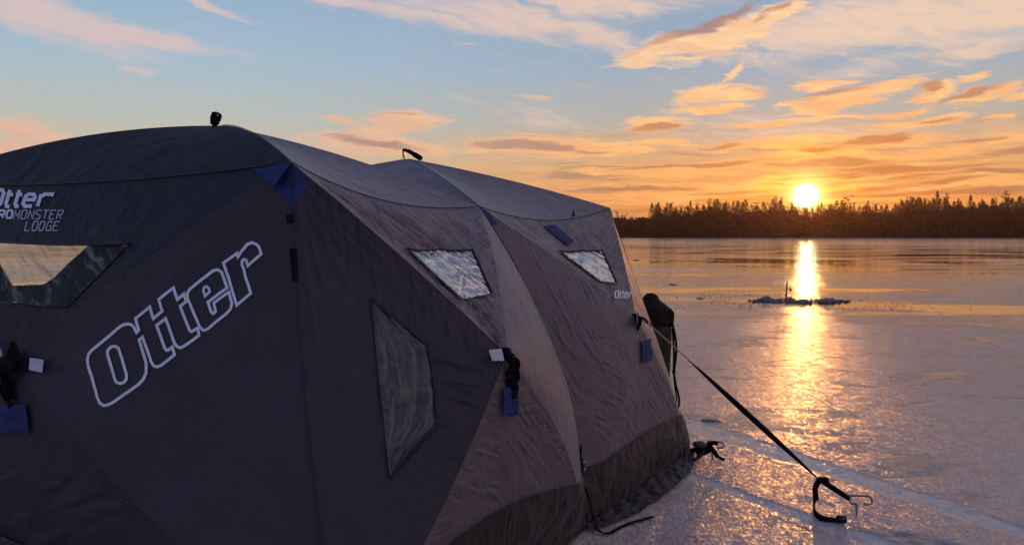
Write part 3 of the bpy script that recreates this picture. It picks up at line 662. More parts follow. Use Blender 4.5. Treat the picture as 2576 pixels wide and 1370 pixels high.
FONT = {'O': [[(.1,.2),(.1,.8),(.25,1),(.75,1),(.9,.8),(.9,.2),(.75,0),(.25,0),(.1,.2)]], 't': [[(.35,1),(.35,.15),(.5,0),(.85,0)],[(.1,.72),(.85,.72)]],
 'e': [[(.15,.4),(.85,.4),(.85,.6),(.7,.74),(.3,.74),(.12,.6),(.12,.15),(.3,0),(.85,0)]], 'r': [[(.2,0),(.2,.74)],[(.2,.55),(.45,.74),(.95,.74),(.95,.6)]],
 'P': [[(.1,0),(.1,1),(.75,1),(.9,.85),(.9,.6),(.75,.45),(.1,.45)]], 'R': [[(.1,0),(.1,1),(.75,1),(.9,.85),(.9,.6),(.75,.45),(.1,.45)],[(.5,.45),(.9,0)]],
 'M': [[(.05,0),(.1,1),(.5,.35),(.9,1),(.95,0)]], 'N': [[(.1,0),(.1,1),(.9,0),(.9,1)]], 'S': [[(.9,.85),(.75,1),(.25,1),(.1,.85),(.1,.6),(.9,.4),(.9,.15),(.75,0),(.1,0)]],
 'T': [[(0,1),(1,1)],[(.5,1),(.5,0)]], 'E': [[(.9,1),(.1,1),(.1,0),(.9,0)],[(.1,.5),(.75,.5)]], 'L': [[(.1,1),(.1,0),(.9,0)]],
 'D': [[(.1,0),(.1,1),(.65,1),(.9,.75),(.9,.25),(.65,0),(.1,0)]], 'G': [[(.9,.85),(.75,1),(.25,1),(.1,.8),(.1,.2),(.25,0),(.9,0),(.9,.5),(.55,.5)]]}
def word(p, txt, x0, y0, x1, y1, w, m, slant=.25, gap=.18, label=None):
    """x0,y0 = lower left, x1,y1 = upper right of the word in the photo"""
    wd = {'O': 1.3, 't': .72, 'e': 1.08, 'r': 1.18} if txt == 'Otter' else {}; ws = [wd.get(c_, 1.0) for c_ in txt]
    mb = MB(); n = len(txt); cw = (x1-x0-abs(slant*(y0-y1)))/(sum(ws)+gap*(n-1))
    for i, ch in enumerate(txt):
        for j, pl in enumerate(FONT[ch]):
            q = [(x0+(sum(ws[:i])+i*gap)*cw+a*cw*ws[i]+slant*b*(y0-y1), y0+(y1-y0)*b) for a, b in pl]
            ribbon(mb, p, q, w, False, .005+.0006*j)
    o = mb.build('lettering', m, tent)
    if label: o['label'] = label
word(EW_T, 'Otter', -34, 520, 138, 479, 9.0, M_white, .3, .06, 'small white logo above the near window')
word(EW_T, 'PRO', -26, 549, 36, 530, 5.0, M_white, .2)
word(EW_T, 'MONSTER', 34, 552, 164, 530, 2.6, M_grayprint, .28, .22)
word(EW_T, 'LODGE', 62, 581, 154, 558, 2.6, M_grayprint, .28, .22)
S2T.flatword = True
word(S2T, 'Otter', 1541, 753, 1586, 735, 3.3, M_white, .1, .15, 'tiny white logo beside the far side window')

# ---- blue corner patches, tabs and tags
add_patch('corner_patch', EW_R, [(734,411),(690,470),(736,521)], [(735,410),(736,460),(737,521)], M_blue, .004, 12, 12)
add_patch('corner_patch', EW_T, [(636,426),(690,470)], [(734,411),(690,471)], M_blue, .004, 12, 6)
add_patch('corner_patch', S1L, [(737,412),(739,460),(738,520)], [(738,412),(776,462),(739,521)], M_blue, .004, 12, 12)
add_patch('corner_patch', S2L, [(1206,520),(1214,545),(1238,565)], [(1207,520),(1232,537),(1252,566)], M_blue, .005, 10, 10)
add_patch('fabric_tab', S2T, [(1365,570),(1427,622)], [(1394,567),(1442,607)], M_blue, .010, 12, 12, crumple=.01)
add_patch('fabric_tab', S1B, [(1257,972),(1258,1046)], [(1294,966),(1294,1040)], M_blue, .022, 18, 20, crumple=.035)
add_patch('fabric_tab', S2B, [(1608,857),(1611,914)], [(1630,850),(1634,903)], M_blue, .022, 18, 20, crumple=.035)
add_patch('fabric_tab', EW_B, [(2,1014),(-2,1086)], [(74,1011),(84,1086)], M_blue, .02, 10, 14, crumple=.015)
add_patch('reflector_tag', S1T if False else S1L, [(1223,884),(1231,910)], [(1256,880),(1262,909)], M_tag, .030, 8, 8, crumple=.008)
mbt = MB(); mbt.box(H2-U3*.065+N3*.035+A(0,0,-.005), .075, .004, .055, U3*.9-N3*.45+A(0,0,.25), N3, Z3, .2); mbt.build('reflector_tag', M_tag, tent)
add_patch('reflector_tag', EW_R, [(90,901),(88,931)], [(125,906),(122,938)], M_tag, .035, 8, 8, crumple=.004)
add_patch('pull_strap', EW_R, [(32,890),(32,930)], [(92,900),(90,932)], M_strap, .030, 8, 6, crumple=.01)
add_patch('reflector_tag', EW_L, [(-20,893),(-20,908)], [(24,891),(20,906)], M_tag, .03, 8, 8, crumple=.004)
add_patch('hook_patch', S1L, [(719,540),(720,563)], [(739,539),(740,562)], M_strap, .006, 6, 6)
add_patch('hook_patch', S1L, [(727,626),(735,711)], [(746,624),(751,709)], M_strap, .006, 6, 10)
add_patch('hook_patch', RB_R, [(1440,533),(1441,548)], [(1444,533),(1445,548)], M_strap, .01, 4, 4)
# hub pull straps (crumpled webbing bundles)
def bundle(hub, nrm, down, side, L, w, seed):
    mb = MB(); rn = random.Random(seed); hub = Vector(hub); nrm = Vector(nrm); side = Vector(side); down = Vector(down)
    mb.tube([hub-nrm*.02, hub+nrm*.012, hub+nrm*.022], [.030, .030, .016], 10)
    for k in range(5):
        a = hub+nrm*.02+side*rn.uniform(-.02, .02)
        pts = [a]; 
        for i in range(1, 5): pts.append(a+down*L*i/4*rn.uniform(.8, 1.05)+side*rn.uniform(-.02, .02)+nrm*rn.uniform(.0, .03))
        sp = spline(pts, 5); sd = [tuple(side*math.cos(i*.5+k)+nrm*math.sin(i*.5+k)) for i in range(len(sp))]
        mb.add(*strap_geo(sp, w, .003, sd))
    return mb.build('pull_strap', M_strap, tent)
bundle(H1+N3*.0, N3, (.02, 0, -1), U3, .19, .028, 3)
bundle(H2, N3, (-.35, -.1, -.9), U3, .09, .022, 4)
b_ = bundle(HE, -U3, (.10, .05, -1), -N3, .20, .035, 5)
mbx = MB(); sp = spline([HE+(-U3)*.03+N3*(-.14), HE+(-U3)*.045, HE+(-U3)*.03+N3*.10+A(0,0,-.01)], 6); mbx.add(*strap_geo(sp, .055, .004, (0,0,1))); mbx.build('pull_strap', M_strap, tent)
# roof loops
mb = MB(); r1 = Vector(R1)+Vector((-.02,-.02,0))
mb.box(r1+Vector((-.008,0,.03)), .048, .05, .075, bev=.25)
sp = spline([r1+Vector((-.025,0,.03)), r1+Vector((-.02,0,.070)), r1+Vector((.0,0,.078)), r1+Vector((.022,0,.068)), r1+Vector((.012,0,.03))], 6)
mb.add(*strap_geo(sp, .035, .006, (0,1,0))); mb.add(*strap_geo([q+Vector((.004,.006,-.008)) for q in sp], .03, .005, (0,1,.2)))
mb.build('roof_loop', M_strap, tent)
mb = MB(); r2 = Vector(R2)
tip = r2+Vector((-.03,-.05,.065)); mb.tube(spline([r2+Vector((-.02,-.05,-.01)), r2+Vector((-.03,-.05,.03)), tip], 4), .006, 6)
mb.tube(spline([tip, tip+Vector((.05,0,-.015)), tip+Vector((.10,0,-.045)), tip+Vector((.15,0,-.075))], 6), [.016]*5+[.021]*6+[.027]*6+[.020]*2, 8, flat=.8)
mb.build('roof_loop', M_strap, tent)

# ---- skirt round the foot
def skirt(bot, hub_pan_l, pan_b, hub_pan_r, z_c, z_m, flap, name, seed):
    """strip from about z_m down to the ice and a loose flap lying on it"""
    def at_z(f, z):
        lo, hi = 0.0, 1.0
        for _ in range(40):
            m_ = (lo+hi)/2
            if f(m_)[2] < z: lo = m_
            else: hi = m_
        return f(lo)
    c0 = at_z(lambda k: hub_pan_l.pt(1-k, 0, rough=False), z_c); c1 = at_z(lambda k: hub_pan_r.pt(1-k, 0, rough=False), z_c)
    tops = [c0]; us = [0.0]
    for s_ in np.linspace(0, 1, 21):
        zz = z_c+.01+(z_m-z_c)*math.sin(math.pi*s_)
        tops.append(at_z(lambda k: pan_b.pt(s_, k, rough=False), zz))
    tops.append(c1); tops = np.array(tops)
    d = np.r_[0, np.cumsum(np.linalg.norm(np.diff(tops, axis=0), axis=1))]; d /= d[-1]
    nu, nv, nf = 160, 26, 14; u = np.linspace(0, 1, nu); Tp = np.stack([np.interp(u, d, tops[:, k]) for k in range(3)], -1)
    Bp = pan_b.a*(1-u[:, None])+pan_b.b*u[:, None]
    nr = pan_b.nrm.copy(); no = nr.copy(); no[2] = 0; no /= np.linalg.norm(no)
    rows = []
    for j in range(nv):
        v = j/(nv-1); bulge = .012+.035*math.sin(math.pi*min(1, v*1.05))*.6+.02*v
        wr = (.040*(fbm(u*13+2.5*v, v*1.6+0*u, seed, 3)-.45)+.022*(fbm(u*30-3*v, v*4+0*u, seed+3, 3)-.45))*min(1, 4*v+.1)
        rows.append(Tp*(1-v)+Bp*v+no*(bulge+wr)[:, None] if not np.isscalar(wr) else Tp)
    for j in range(1, nf+1):
        v = j/nf; w = flap*np.clip(np.sin(math.pi*np.clip(u*.9+.1, 0, 1))*1.15+.15*u, .04, 1)
        w = w*(1+.35*(fbm(u*7, 0*u+1, seed+5)-.45))
        z_ = .006+.030*np.sin(math.pi*v*.5+.5)*0+.060*fbm(u*20+v*2, v*4.5+0*u, seed+8)*(1-v*.7)
        P_ = Bp+no*(.03+w*v)[:, None]; P_[:, 2] = z_; rows.append(P_)
    P_ = np.array(rows); P_[..., 2] = np.maximum(P_[..., 2], .004); n_r = len(rows)
    W = np.stack([np.broadcast_to(u*2, (n_r, nu)), np.broadcast_to((np.arange(n_r)/n_r)[:, None], (n_r, nu)), np.full((n_r, nu), .16)], -1)
    i = (np.arange(n_r-1)[:, None]*nu+np.arange(nu-1)[None]).ravel(); q = np.stack([i, i+nu, i+nu+1, i+1], -1)
    return mesh_obj('skirt', P_.reshape(-1, 3), q, M_skirt, tent, None, True, {'w1': W.reshape(-1, 3), 'w2': W.reshape(-1, 3)*0})
skirt(None, S1L, S1B, S1R, .33, .41, .07, 'a', 81)
skirt(None, S2L, S2B, S2R, .33, .35, .17, 'b', 91)
skirt(None, EW_L, EW_B, EW_R, .06, .07, .03, 'c', 95)
# buckled strap at the middle corner
mb = MB()
s0 = S1R.pt(.80, 0, .012); bk = [Vector(s0+A(0,0,.10)), Vector(s0), Vector(S1R.pt(.87, 0, .03)), Vector(BM+N3*.06+A(0,0,.16)), Vector(BM+N3*.10+A(0,0,.03)), Vector(BM+N3*.17+A(0,0,.012)), Vector((.62,4.36,.008)), Vector((.70,4.42,.012)), Vector((.82,4.50,.012))]
sp = spline(bk, 8); mb.add(*strap_geo(sp, [.022]*len(sp), .0035, [tuple(U3) if i < 36 else (-.6,.8,0) for i in range(len(sp))]))
mb.build('corner_strap', M_strap, tent)
mb = MB(); mb.box(s0+N3*.012, .030, .016, .055, U3, N3, Z3, .3); mb.box(s0+N3*.013+A(0,0,-.05), .026, .014, .03, U3, N3, Z3, .3); mb.build('buckle', M_plastic, tent)
mb = MB(); mb.box(s0+N3*.022+A(0,0,.012), .022, .004, .008, U3, N3, Z3, .3); M_clip = mat('pale_clip', (.55,.55,.6), .35, .5); mb.build('buckle_clip', M_clip, tent)
mb = MB(); mb.box(s0+N3*.022+A(0,0,-.032)+U3*.006, .016, .004, .012, U3, N3, Z3, .3); mb.build('buckle_clip', M_clip, tent)

# ------------------------------------------------------------------ guy line with its anchors
def anchor_geo(loc, head, hgt=.085, L=.115, wd=.042):
    """bent steel rod: stem out of the ice, one arm, long oval loop"""
    h_ = Vector(head).normalized(); loc = Vector(loc); s_ = Vector((-h_.y, h_.x, 0)); s_ = s_ if s_.y > 0 else -s_; s_ = (s_*.42+Vector((0,0,1))).normalized()
    z = Vector((0, 0, 1)); top = loc+z*hgt
    pts = [loc-z*.02, loc+z*(hgt-.012), top-h_*.006, top-h_*.024]
    a = top-h_*.034; pts += [a+s_*.008]
    pts += [a+s_*wd*.75+h_*.0, a+s_*wd+h_*.015, a+s_*wd+h_*(L-.02)]
    for k in range(1, 6):
        t = math.pi/2-math.pi*k/6; pts.append(a+s_*(wd*.5)+h_*(L-.02)+h_*.021*math.cos(t)+s_*wd*.5*math.sin(t))
    pts += [a+h_*(L-.03), a+h_*(L*.60)]
    return spline(pts, 5)
an = empty('ice_anchor', (2.04, 4.57, 0)); tag(an, 'bent steel ice anchor with oval loop beside the smooth track, holding the guy line', 'anchor', 'ice anchors holding the shelter')
mb = MB(); AP = anchor_geo((2.035, 4.57, 0), (1, -.12, 0), .062, .125, .045); mb.tube(AP, .0068, 8); mb.build('steel_rod', M_steel, an)
guy = empty('guy_line', (1.4, 4.9, .6)); tag(guy, 'black webbing guy line running from the far wall hub down to the steel ice anchor', 'rope')
hubp = Vector(H2+N3*.05); fold = Vector((1.865, 4.70, .165))
mb = MB(); L1 = [hubp.lerp(fold, t) for t in np.linspace(0, .30, 12)]; mb.tube(L1, .0042, 6); L3 = [hubp.lerp(fold, t) for t in np.linspace(.955, 1, 5)]; mb.build('cord', M_rope, guy)
mb = MB(); L2 = [hubp.lerp(fold, t) for t in np.linspace(.27, 1, 40)]
wl = [.010+.026*math.sin(math.pi*min(1, max(0, (i-2)/36)))**.8 for i in range(40)]
mb.add(*strap_geo(L2, wl, .003, [tuple(Vector((.72, .1, .80)).lerp(Vector((.3,.7,.5)), (i/39)**3)) for i in range(40)])); mb.build('webbing', M_strap, guy)
hk = AP[22]
mb = MB(); a = fold; b = Vector((2.000, 4.578, .088))
sp = spline([a, a+Vector((.035,-.01,.006)), a.lerp(b, .45)+Vector((.0,0,.0)), b], 8); mb.add(*strap_geo(sp, [.028+.010*math.sin(i*.9) for i in range(len(sp))], .004, (.3,1,.8)))
for i in range(9): mb.tube([(a.lerp(b, .42+i*.06)+Vector((-.012,0,-.010))), (a.lerp(b, .42+i*.06)+Vector((.012,0,.012)))], .005, 6)
mb.add(*strap_geo([a, a.lerp(b, .5), b], .030, .006, (.2, 1, .9)))
mb.build('tensioner', M_strap, guy)
mb = MB(); le = [fold+Vector((.004,0,-.002)), Vector((1.835,4.68,.12)), Vector((1.83,4.66,.065)), Vector((1.80,4.61,.035)), Vector((1.775,4.53,.022)), Vector((1.79,4.47,.014)), Vector((1.84,4.445,.010)), Vector((1.90,4.43,.010))]
sp = spline(le, 7); mb.add(*strap_geo(sp, .034, .005, [tuple(Vector((1,.1,.1)).lerp(Vector((.1,.45,1)), min(1, i/30))) for i in range(len(sp))])); mb.build('loose_strap_end', M_strap, guy)
mb = MB(); mb.box((1.885, 4.428, .024), .058, .022, .042, (1,-.15,0), (.15,1,0), bev=.25); mb.box((1.902, 4.428, .038), .012, .012, .010, (1,-.15,0), (.15,1,0)); mb.build('buckle', M_plastic, guy)
# hub toggles
mb = MB(); mb.tube(spline([Vector(H2)+Vector(N3)*.0, hubp, hubp.lerp(fold, .03)], 4), .010, 8)
for t in (.015, .03, .045): q = hubp.lerp(fold, t); mb.tube([q+Vector((0,0,-.014)), q+Vector((0,0,.014))], .004, 6)
mb.build('toggle', M_plastic, guy)

an2 = empty('ice_anchor', (1.50, 5.66, 0)); tag(an2, 'steel ice anchor with black webbing and an oval foot plate at the shelter corner', 'anchor', 'ice anchors holding the shelter')
mb = MB(); AP2 = anchor_geo((1.475, 5.70, 0), (1, -.25, 0), .085, .115, .042); mb.tube(AP2, .0066, 8); mb.build('steel_rod', M_steel, an2)
mb = MB(); pv = []; 
for k in range(24):
    t = 2*math.pi*k/24; pv.append(Vector((1.385+.052*math.cos(t), 5.70+.03*math.sin(t), .105+.012*math.sin(t)-.004*math.cos(t))))
V_ = [v-Vector((0,0,.010)) for v in pv]+[v+Vector((0,0,.006)) for v in pv]+[v*.9+Vector((1.385,5.70,.105))*.1+Vector((0,0,.010)) for v in pv]
mb.add(V_, [(i, (i+1)%24, 24+(i+1)%24, 24+i) for i in range(24)]+[(24+i, 24+(i+1)%24, 48+(i+1)%24, 48+i) for i in range(24)]+[tuple(range(24))[::-1], tuple(range(48,72))]); mb.build('foot_plate', M_plastic, an2)
mb = MB()
for (p0, p1, p2, w) in (((1.34,5.80,.03),(1.40,5.72,.075),(1.455,5.69,.10),.035), ((1.37,5.74,.02),(1.43,5.71,.05),(1.48,5.69,.09),.04), ((1.44,5.69,.10),(1.475,5.66,.07),(1.50,5.64,.03),.03), ((1.45,5.71,.105),(1.485,5.70,.118),(1.515,5.69,.115),.03), ((1.475,5.66,.06),(1.51,5.64,.028),(1.545,5.62,.016),.022)):
    sp = spline([p0, p1, p2], 6); mb.add(*strap_geo(sp, w, .008, (.1, .5, 1)))
mb.build('webbing', M_strap, an2)
mb = MB(); mb.tube(spline([(1.30,5.60,.012),(1.36,5.64,.03),(1.405,5.67,.06)], 6), [.014]*12+[.010], 8); mb.build('skirt_hem', M_skirt, an2)

# ------------------------------------------------------------------ backpack behind the shelter
M_olive = bump(mat('olive_pack_cloth', (.050, .048, .026), .85), 70, .004, tint=.5)
M_hood = bump(mat('dark_pack_cloth', (.030, .021, .017), .85, 0, .2), 22, .03)
M_hump = M_hood
pk = empty('backpack', (1.33, 7.2, 0)); tag(pk, 'tall olive pack with a dark hooded top and hanging straps behind the shelter', 'bag')
def lathe_blob(cx, cy, prof, n=28, sq=.75, seed=1, amp=.012):
    V_, F_ = [], []
    for i, (z, rx, ry, ox) in enumerate(prof):
        for k in range(n):
            t = 2*math.pi*k/n; c_, s_ = math.cos(t), math.sin(t)
            c_ = math.copysign(abs(c_)**sq, c_); s_ = math.copysign(abs(s_)**sq, s_)
            r = 1+amp*10*(float(fbm(k*.6, z*14, seed))-.45)
            V_.append((cx+ox+rx*c_*r, cy+ry*s_*r, z))
    N = len(prof)
    for i in range(N-1):
        for k in range(n): F_.append((i*n+k, i*n+(k+1)%n, (i+1)*n+(k+1)%n, (i+1)*n+k))
    F_.append(tuple(range(n))[::-1]); F_.append(tuple((N-1)*n+k for k in range(n))); return V_, F_
# px 1600..1688 at 7.2 m -> x 1.16..1.48
def prof_interp(keys, n):
    keys = np.array(keys, float); z = np.linspace(keys[0, 0], keys[-1, 0], n); return [tuple([zz]+[float(np.interp(zz, keys[:, 0], keys[:, k])) for k in (1,2,3)]) for zz in z]
body = lathe_blob(1.28, 7.2, prof_interp([(.02,.13,.11,.0),(.1,.17,.13,0),(.4,.185,.14,0),(.72,.20,.14,0),(.82,.195,.13,0)], 26), seed=3, amp=.006)
mb = MB(); mb.add(*body); mb.build('pack_body', M_olive, pk)
hood = lathe_blob(1.28, 7.2, prof_interp([(.79,.19,.135,.01),(.86,.205,.15,.01),(.93,.205,.15,.0),(.97,.19,.14,-.005),(1.0,.155,.12,-.005),(1.025,.115,.10,.0),(1.045,.08,.08,.01),(1.08,.066,.06,.012),(1.105,.03,.03,.01)], 24), sq=.9, seed=9, amp=.014)
mb = MB(); mb.add(*hood); mb.add(*lathe_blob(1.455, 7.17, prof_interp([(.80,.02,.05,0),(.84,.038,.07,0),(.93,.042,.08,0),(.965,.03,.05,-.01),(.98,.01,.02,-.02)], 12), 12, sq=.6, seed=4)); mb.add(*lathe_blob(1.46, 7.15, prof_interp([(.80,.02,.04,0),(.83,.035,.05,0),(.86,.02,.04,0)], 6), 12, seed=5))
mb.build('hood', M_hood, pk)
mb = MB()
for (pts, w) in (([(1.47,7.08,.83),(1.49,7.06,.72),(1.50,7.06,.60),(1.485,7.06,.45),(1.475,7.06,.38)], .022), ([(1.465,7.06,.80),(1.475,7.05,.6),(1.475,7.05,.42),(1.49,7.05,.30),(1.515,7.05,.20),(1.525,7.05,.13),(1.51,7.05,.07),(1.49,7.05,.05)], .020),
                 ([(1.475,7.05,.38),(1.485,7.05,.26),(1.50,7.05,.17),(1.50,7.05,.12),(1.485,7.05,.09)], .014)):
    sp = spline(pts, 6); mb.add(*strap_geo(sp, w, .004, (1,.3,.1)))
mb.box((1.475,7.05,.40), .03, .015, .035)
mb.build('strap', M_strap, pk)

# ------------------------------------------------------------------ tip-up and slush ring
M_snow = bump(mat('wet_snow', (.20, .17, .18), .5, 0, .4), 40, .012, tint=.2)
M_wood = bump(mat('tip_up_wood', (.10, .05, .02), .7), 60, .003)
tu = empty('tip_up', (6.87, 19.2, 0)); tag(tu, 'thin upright tip-up stick with a tiny flag standing in the slush round the fishing hole', 'fishing gear')
mb = MB(); mb.tube([(6.83, 19.3, -.02), (6.845, 19.3, .25), (6.875, 19.3, .50)], [.018, .018, .015], 8); mb.build('stick', M_wood, tu)
mb = MB(); mb.tube(spline([(6.86,19.3,.33),(6.90,19.3,.30),(6.95,19.3,.28)], 4), .004, 5); mb.build('flag_wire', M_plastic, tu)
mb = MB(); mb.box((6.955, 19.3, .285), .055, .012, .075, (1,0,.35), (0,1,0), (-.35,0,1)); mb.build('flag', bump(mat('orange_flag', (.35,.06,.02), .6), 40, .004), tu)
def heap(name, cx, cy, rx, ry, h, seed, label, ring=0.0, nr=30, na=120, cat='slush'):
    V_ = [(cx, cy, .004 if ring else h*.6)]; F_ = []
    for i in range(1, nr+1):
        r = i/nr
        for k in range(na):
            a = 2*math.pi*k/na; e = 1+.35*(float(fbm(math.cos(a)*2.5+5, math.sin(a)*2.5+5, seed))-.45)*1.6
            x = cx+rx*r*e*math.cos(a); y = cy+ry*r*e*math.sin(a)
            prof = (math.exp(-((r-.72)/.17)**2) if ring else (1-r*r)) * (1-r**8)
            n_ = float(fbm(x*5, y*5, seed+2, 4)); z = h*prof*(max(0, n_-.36)*5.5 if ring else .35+1.3*n_)-.012*r**10-(.010 if ring else 0)
            V_.append((x, y, max(z, -.014)))
    for k in range(na): F_.append((0, 1+k, 1+(k+1)%na))
    for i in range(nr-1):
        for k in range(na): F_.append((1+i*na+k, 1+(i+1)*na+k, 1+(i+1)*na+(k+1)%na, 1+i*na+(k+1)%na))
    return tag(mesh_obj(name, V_, F_, M_snow), label, cat)
heap('slush_pile', 7.05, 19.2, 1.22, .48, .055, 5, 'low ragged ring of slush round the fishing hole, out on the ice below the sun', ring=.5, nr=40, na=200)
heap('slush_patch', 1.76, 6.86, .10, .07, .022, 6, 'small lump of frozen slush on the ice between the shelter and the near sun glitter', nr=12, na=40)
for (px, py, w, lb) in ((1692,716,26,'flat dark frost patch far out on the ice, just above the pack top'), (1760,751,22,'small slush lump on the ice between the pack top and the fishing hole'), (1600,655,22,'thin slush patch far out beside the shelter edge, level with the upper windows')):
    d = F*H/(py-HY); heap('slush_patch', (px-CX)/F*d, d, w/F*d/2, w/F*d*.9, .02*d/14, int(px), lb, nr=10, na=36)
mb = MB(); rn = random.Random(5)
for k in range(1100):
    a = rn.uniform(0, 6.283); r = (1+abs(rn.gauss(0, .45)) if k < 600 else rn.gauss(.85, .12)); x = 7.1+(1.56 if k < 600 else 1.2)*r*math.cos(a); y = 19.1+(1.6 if k < 600 else .55)*r*math.sin(a)
    s_ = rn.uniform(.008, .024) if k < 600 else rn.uniform(.02, .06); q = [Vector((rn.uniform(-1,1), rn.uniform(-1,1), rn.uniform(-.2,.9)))*s_ for _ in range(5)]
    c_ = Vector((x, y, .004)); mb.add([c_+v for v in q], [(0,1,2),(0,2,3),(0,3,4),(1,2,4),(2,3,4),(0,1,4)])
tag(mb.build('ice_chips', M_snow, None, False), 'scattered chips of ice and slush round the fishing hole', 'ice chips', kind='stuff')

# ------------------------------------------------------------------ far shore and its trees
M_bark = bump(mat('tree_bark', (.026, .016, .013), .9), 1.5, .05)
M_needle = bump(mat('conifer_needles', (.016, .015, .011), .9), 2.0, .05, tint=.5)
M_twig = bump(mat('bare_twigs', (.038, .022, .018), .9), 2.0, .05)
M_brush = bump(mat('brushwood', (.022, .014, .012), .95, 0, .05), .6, .2, tint=.5)
def bare_mesh(seed, h=15):
    rn = random.Random(seed); tv, cv = MB(), MB()
    def limb(p, d, L, r, dep):
        n = 4; pts = [p]; 
        for i in range(n):
            d = (d+Vector((rn.gauss(0,.10), rn.gauss(0,.10), .05))).normalized(); pts.append(pts[-1]+d*L/n)
        rs = [r*(1-.5*i/n) for i in range(n+1)]
        (tv if dep == 0 else cv).tube(pts, rs, 4 if dep < 2 else 3)
        if dep >= 2:
            for q_ in range(9):
                b_ = pts[rn.randrange(1, n+1)]; dd = (d+Vector((rn.gauss(0,.7), rn.gauss(0,.7), rn.gauss(.25,.4)))).normalized()*rn.uniform(.5, 1.3); sd = Vector((rn.gauss(0,1), rn.gauss(0,1), 0)).normalized()*.035
                cv.add([b_-sd, b_+sd, b_+dd], [(0,1,2)])
        if dep >= 3: return
        for k in range({0:12,1:6,2:5}[dep]):
            t = rn.uniform(.42 if dep == 0 else .2, 1.0); i = min(n-1, int(t*n)); q = pts[i].lerp(pts[i+1], t*n-i)
            aa = rn.uniform(0, 6.283); sp_ = rn.uniform(.45, .95)
            nd = (d+Vector((math.cos(aa)*sp_, math.sin(aa)*sp_, rn.uniform(.0,.5)))).normalized()
            limb(q, nd, L*rn.uniform(.34, .50), max(.03, r*.42), dep+1)
    limb(Vector((0,0,-.3)), Vector((rn.uniform(-.08,.08),0,1)), h*.80, .17, 0)
    return tv, cv
def conifer_mesh(seed, h=16, w=2.7):
    rn = random.Random(seed); tv, cv = MB(), MB(); tv.tube([(0,0,-.3),(0,0,h*.5),(.1,0,h)], [.22,.13,.02], 6)
    lobes = [(rn.uniform(0, 6.283), rn.uniform(.1, .9), rn.uniform(.15, .5)) for _ in range(9)]
    for k in range(1500):
        t = rn.random()**1.35; z = h*(.06+.94*t); a = rn.uniform(0, 6.283)
        R_ = w*((1-t)**.75)*(1+.16*math.sin(z*3.1+seed)+.12*math.sin(z*7.3+2*seed))
        for la, lt, lw in lobes: R_ *= 1+lw*math.exp(-((t-lt)/.06)**2)*math.cos(a-la)*.8
        r = R_*rn.uniform(.1, 1)**.5; c_ = Vector((r*math.cos(a), r*math.sin(a), z-r*.28)); d = Vector((math.cos(a), math.sin(a), -.35))*rn.uniform(.25, .55); s_ = Vector((-math.sin(a), math.cos(a), rn.uniform(-.3,.3)))*rn.uniform(.10,.24)
        cv.add([c_-d*.5, c_+s_, c_+d*(.6+.5*(1-t)), c_-s_], [(0,1,2),(0,2,3)])
    return tv, cv
def pine_mesh(seed, h=19):
    rn = random.Random(seed); tv, cv = MB(), MB(); tv.tube([(0,0,-.3),(.2,0,h*.5),(-.1,0,h*.8),(.1,0,h*.97)], [.26,.2,.13,.05], 6)
    for k in range(17):
        z = h*(.42+.56*k/16); a = rn.uniform(0, 6.283); L = (3.4-2.2*abs(z/h-.78)*3)*rn.uniform(.5, 1.1); L = max(L, .9)
        d = Vector((math.cos(a), math.sin(a), rn.uniform(.05,.35))); b0 = Vector((0,0,z)); b1 = b0+d*L; cv.tube([b0, b1], [.06,.03], 3)
        for q in range(22):
            c_ = b0.lerp(b1, rn.uniform(.45, 1.05))+Vector((rn.gauss(0,.4), rn.gauss(0,.4), rn.gauss(.1,.22))); r = rn.uniform(.2,.45)
            v = [c_+Vector((rn.uniform(-r,r), rn.uniform(-r,r), rn.uniform(-r,r)*.6)) for _ in range(4)]; cv.add(v, [(0,1,2),(0,2,3),(0,1,3)])
    return tv, cv
def make_tree(name, builder, seed, leafm):
    t = empty(name); tv, cv = builder(seed); a = mesh_obj('trunk', tv.v, tv.f, M_bark, None, None, False); b = mesh_obj('crown', cv.v, cv.f, leafm, None, None, False)
    a.parent = t; b.parent = t; return t
PROTO = {'bare_tree': [make_tree('bare_tree', bare_mesh, s_, M_twig) for s_ in (1,2,3,4)], 'conifer_tree': [make_tree('conifer_tree', conifer_mesh, s_, M_needle) for s_ in (5,6,7)], 'pine_tree': [make_tree('pine_tree', pine_mesh, s_, M_needle) for s_ in (8,9)]}
used = set(); HH = {}
def place(kind, var, px, D, top_py, label, group=None, wid=1.0):
    src = PROTO[kind][var % len(PROTO[kind])]
    if src.name not in used: o = src; used.add(src.name)
    else:
        o = src.copy(); COL.objects.link(o)
        for ch in src.children: c_ = ch.copy(); COL.objects.link(c_); c_.parent = o
    o.location = ((px-CX)/F*D, D, 0); hh = max(v.co.z for ch in src.children for v in ch.data.vertices) if src.name not in HH else HH[src.name]; HH[src.name] = hh
    k = ((HY-top_py)/F*D+H)/hh; o.scale = (k*wid, k*wid, k); o.rotation_euler = (0, 0, random.uniform(0, 6.28))
    tag(o, label, {'bare_tree': 'bare tree', 'conifer_tree': 'evergreen tree', 'pine_tree': 'pine tree'}[kind], group)
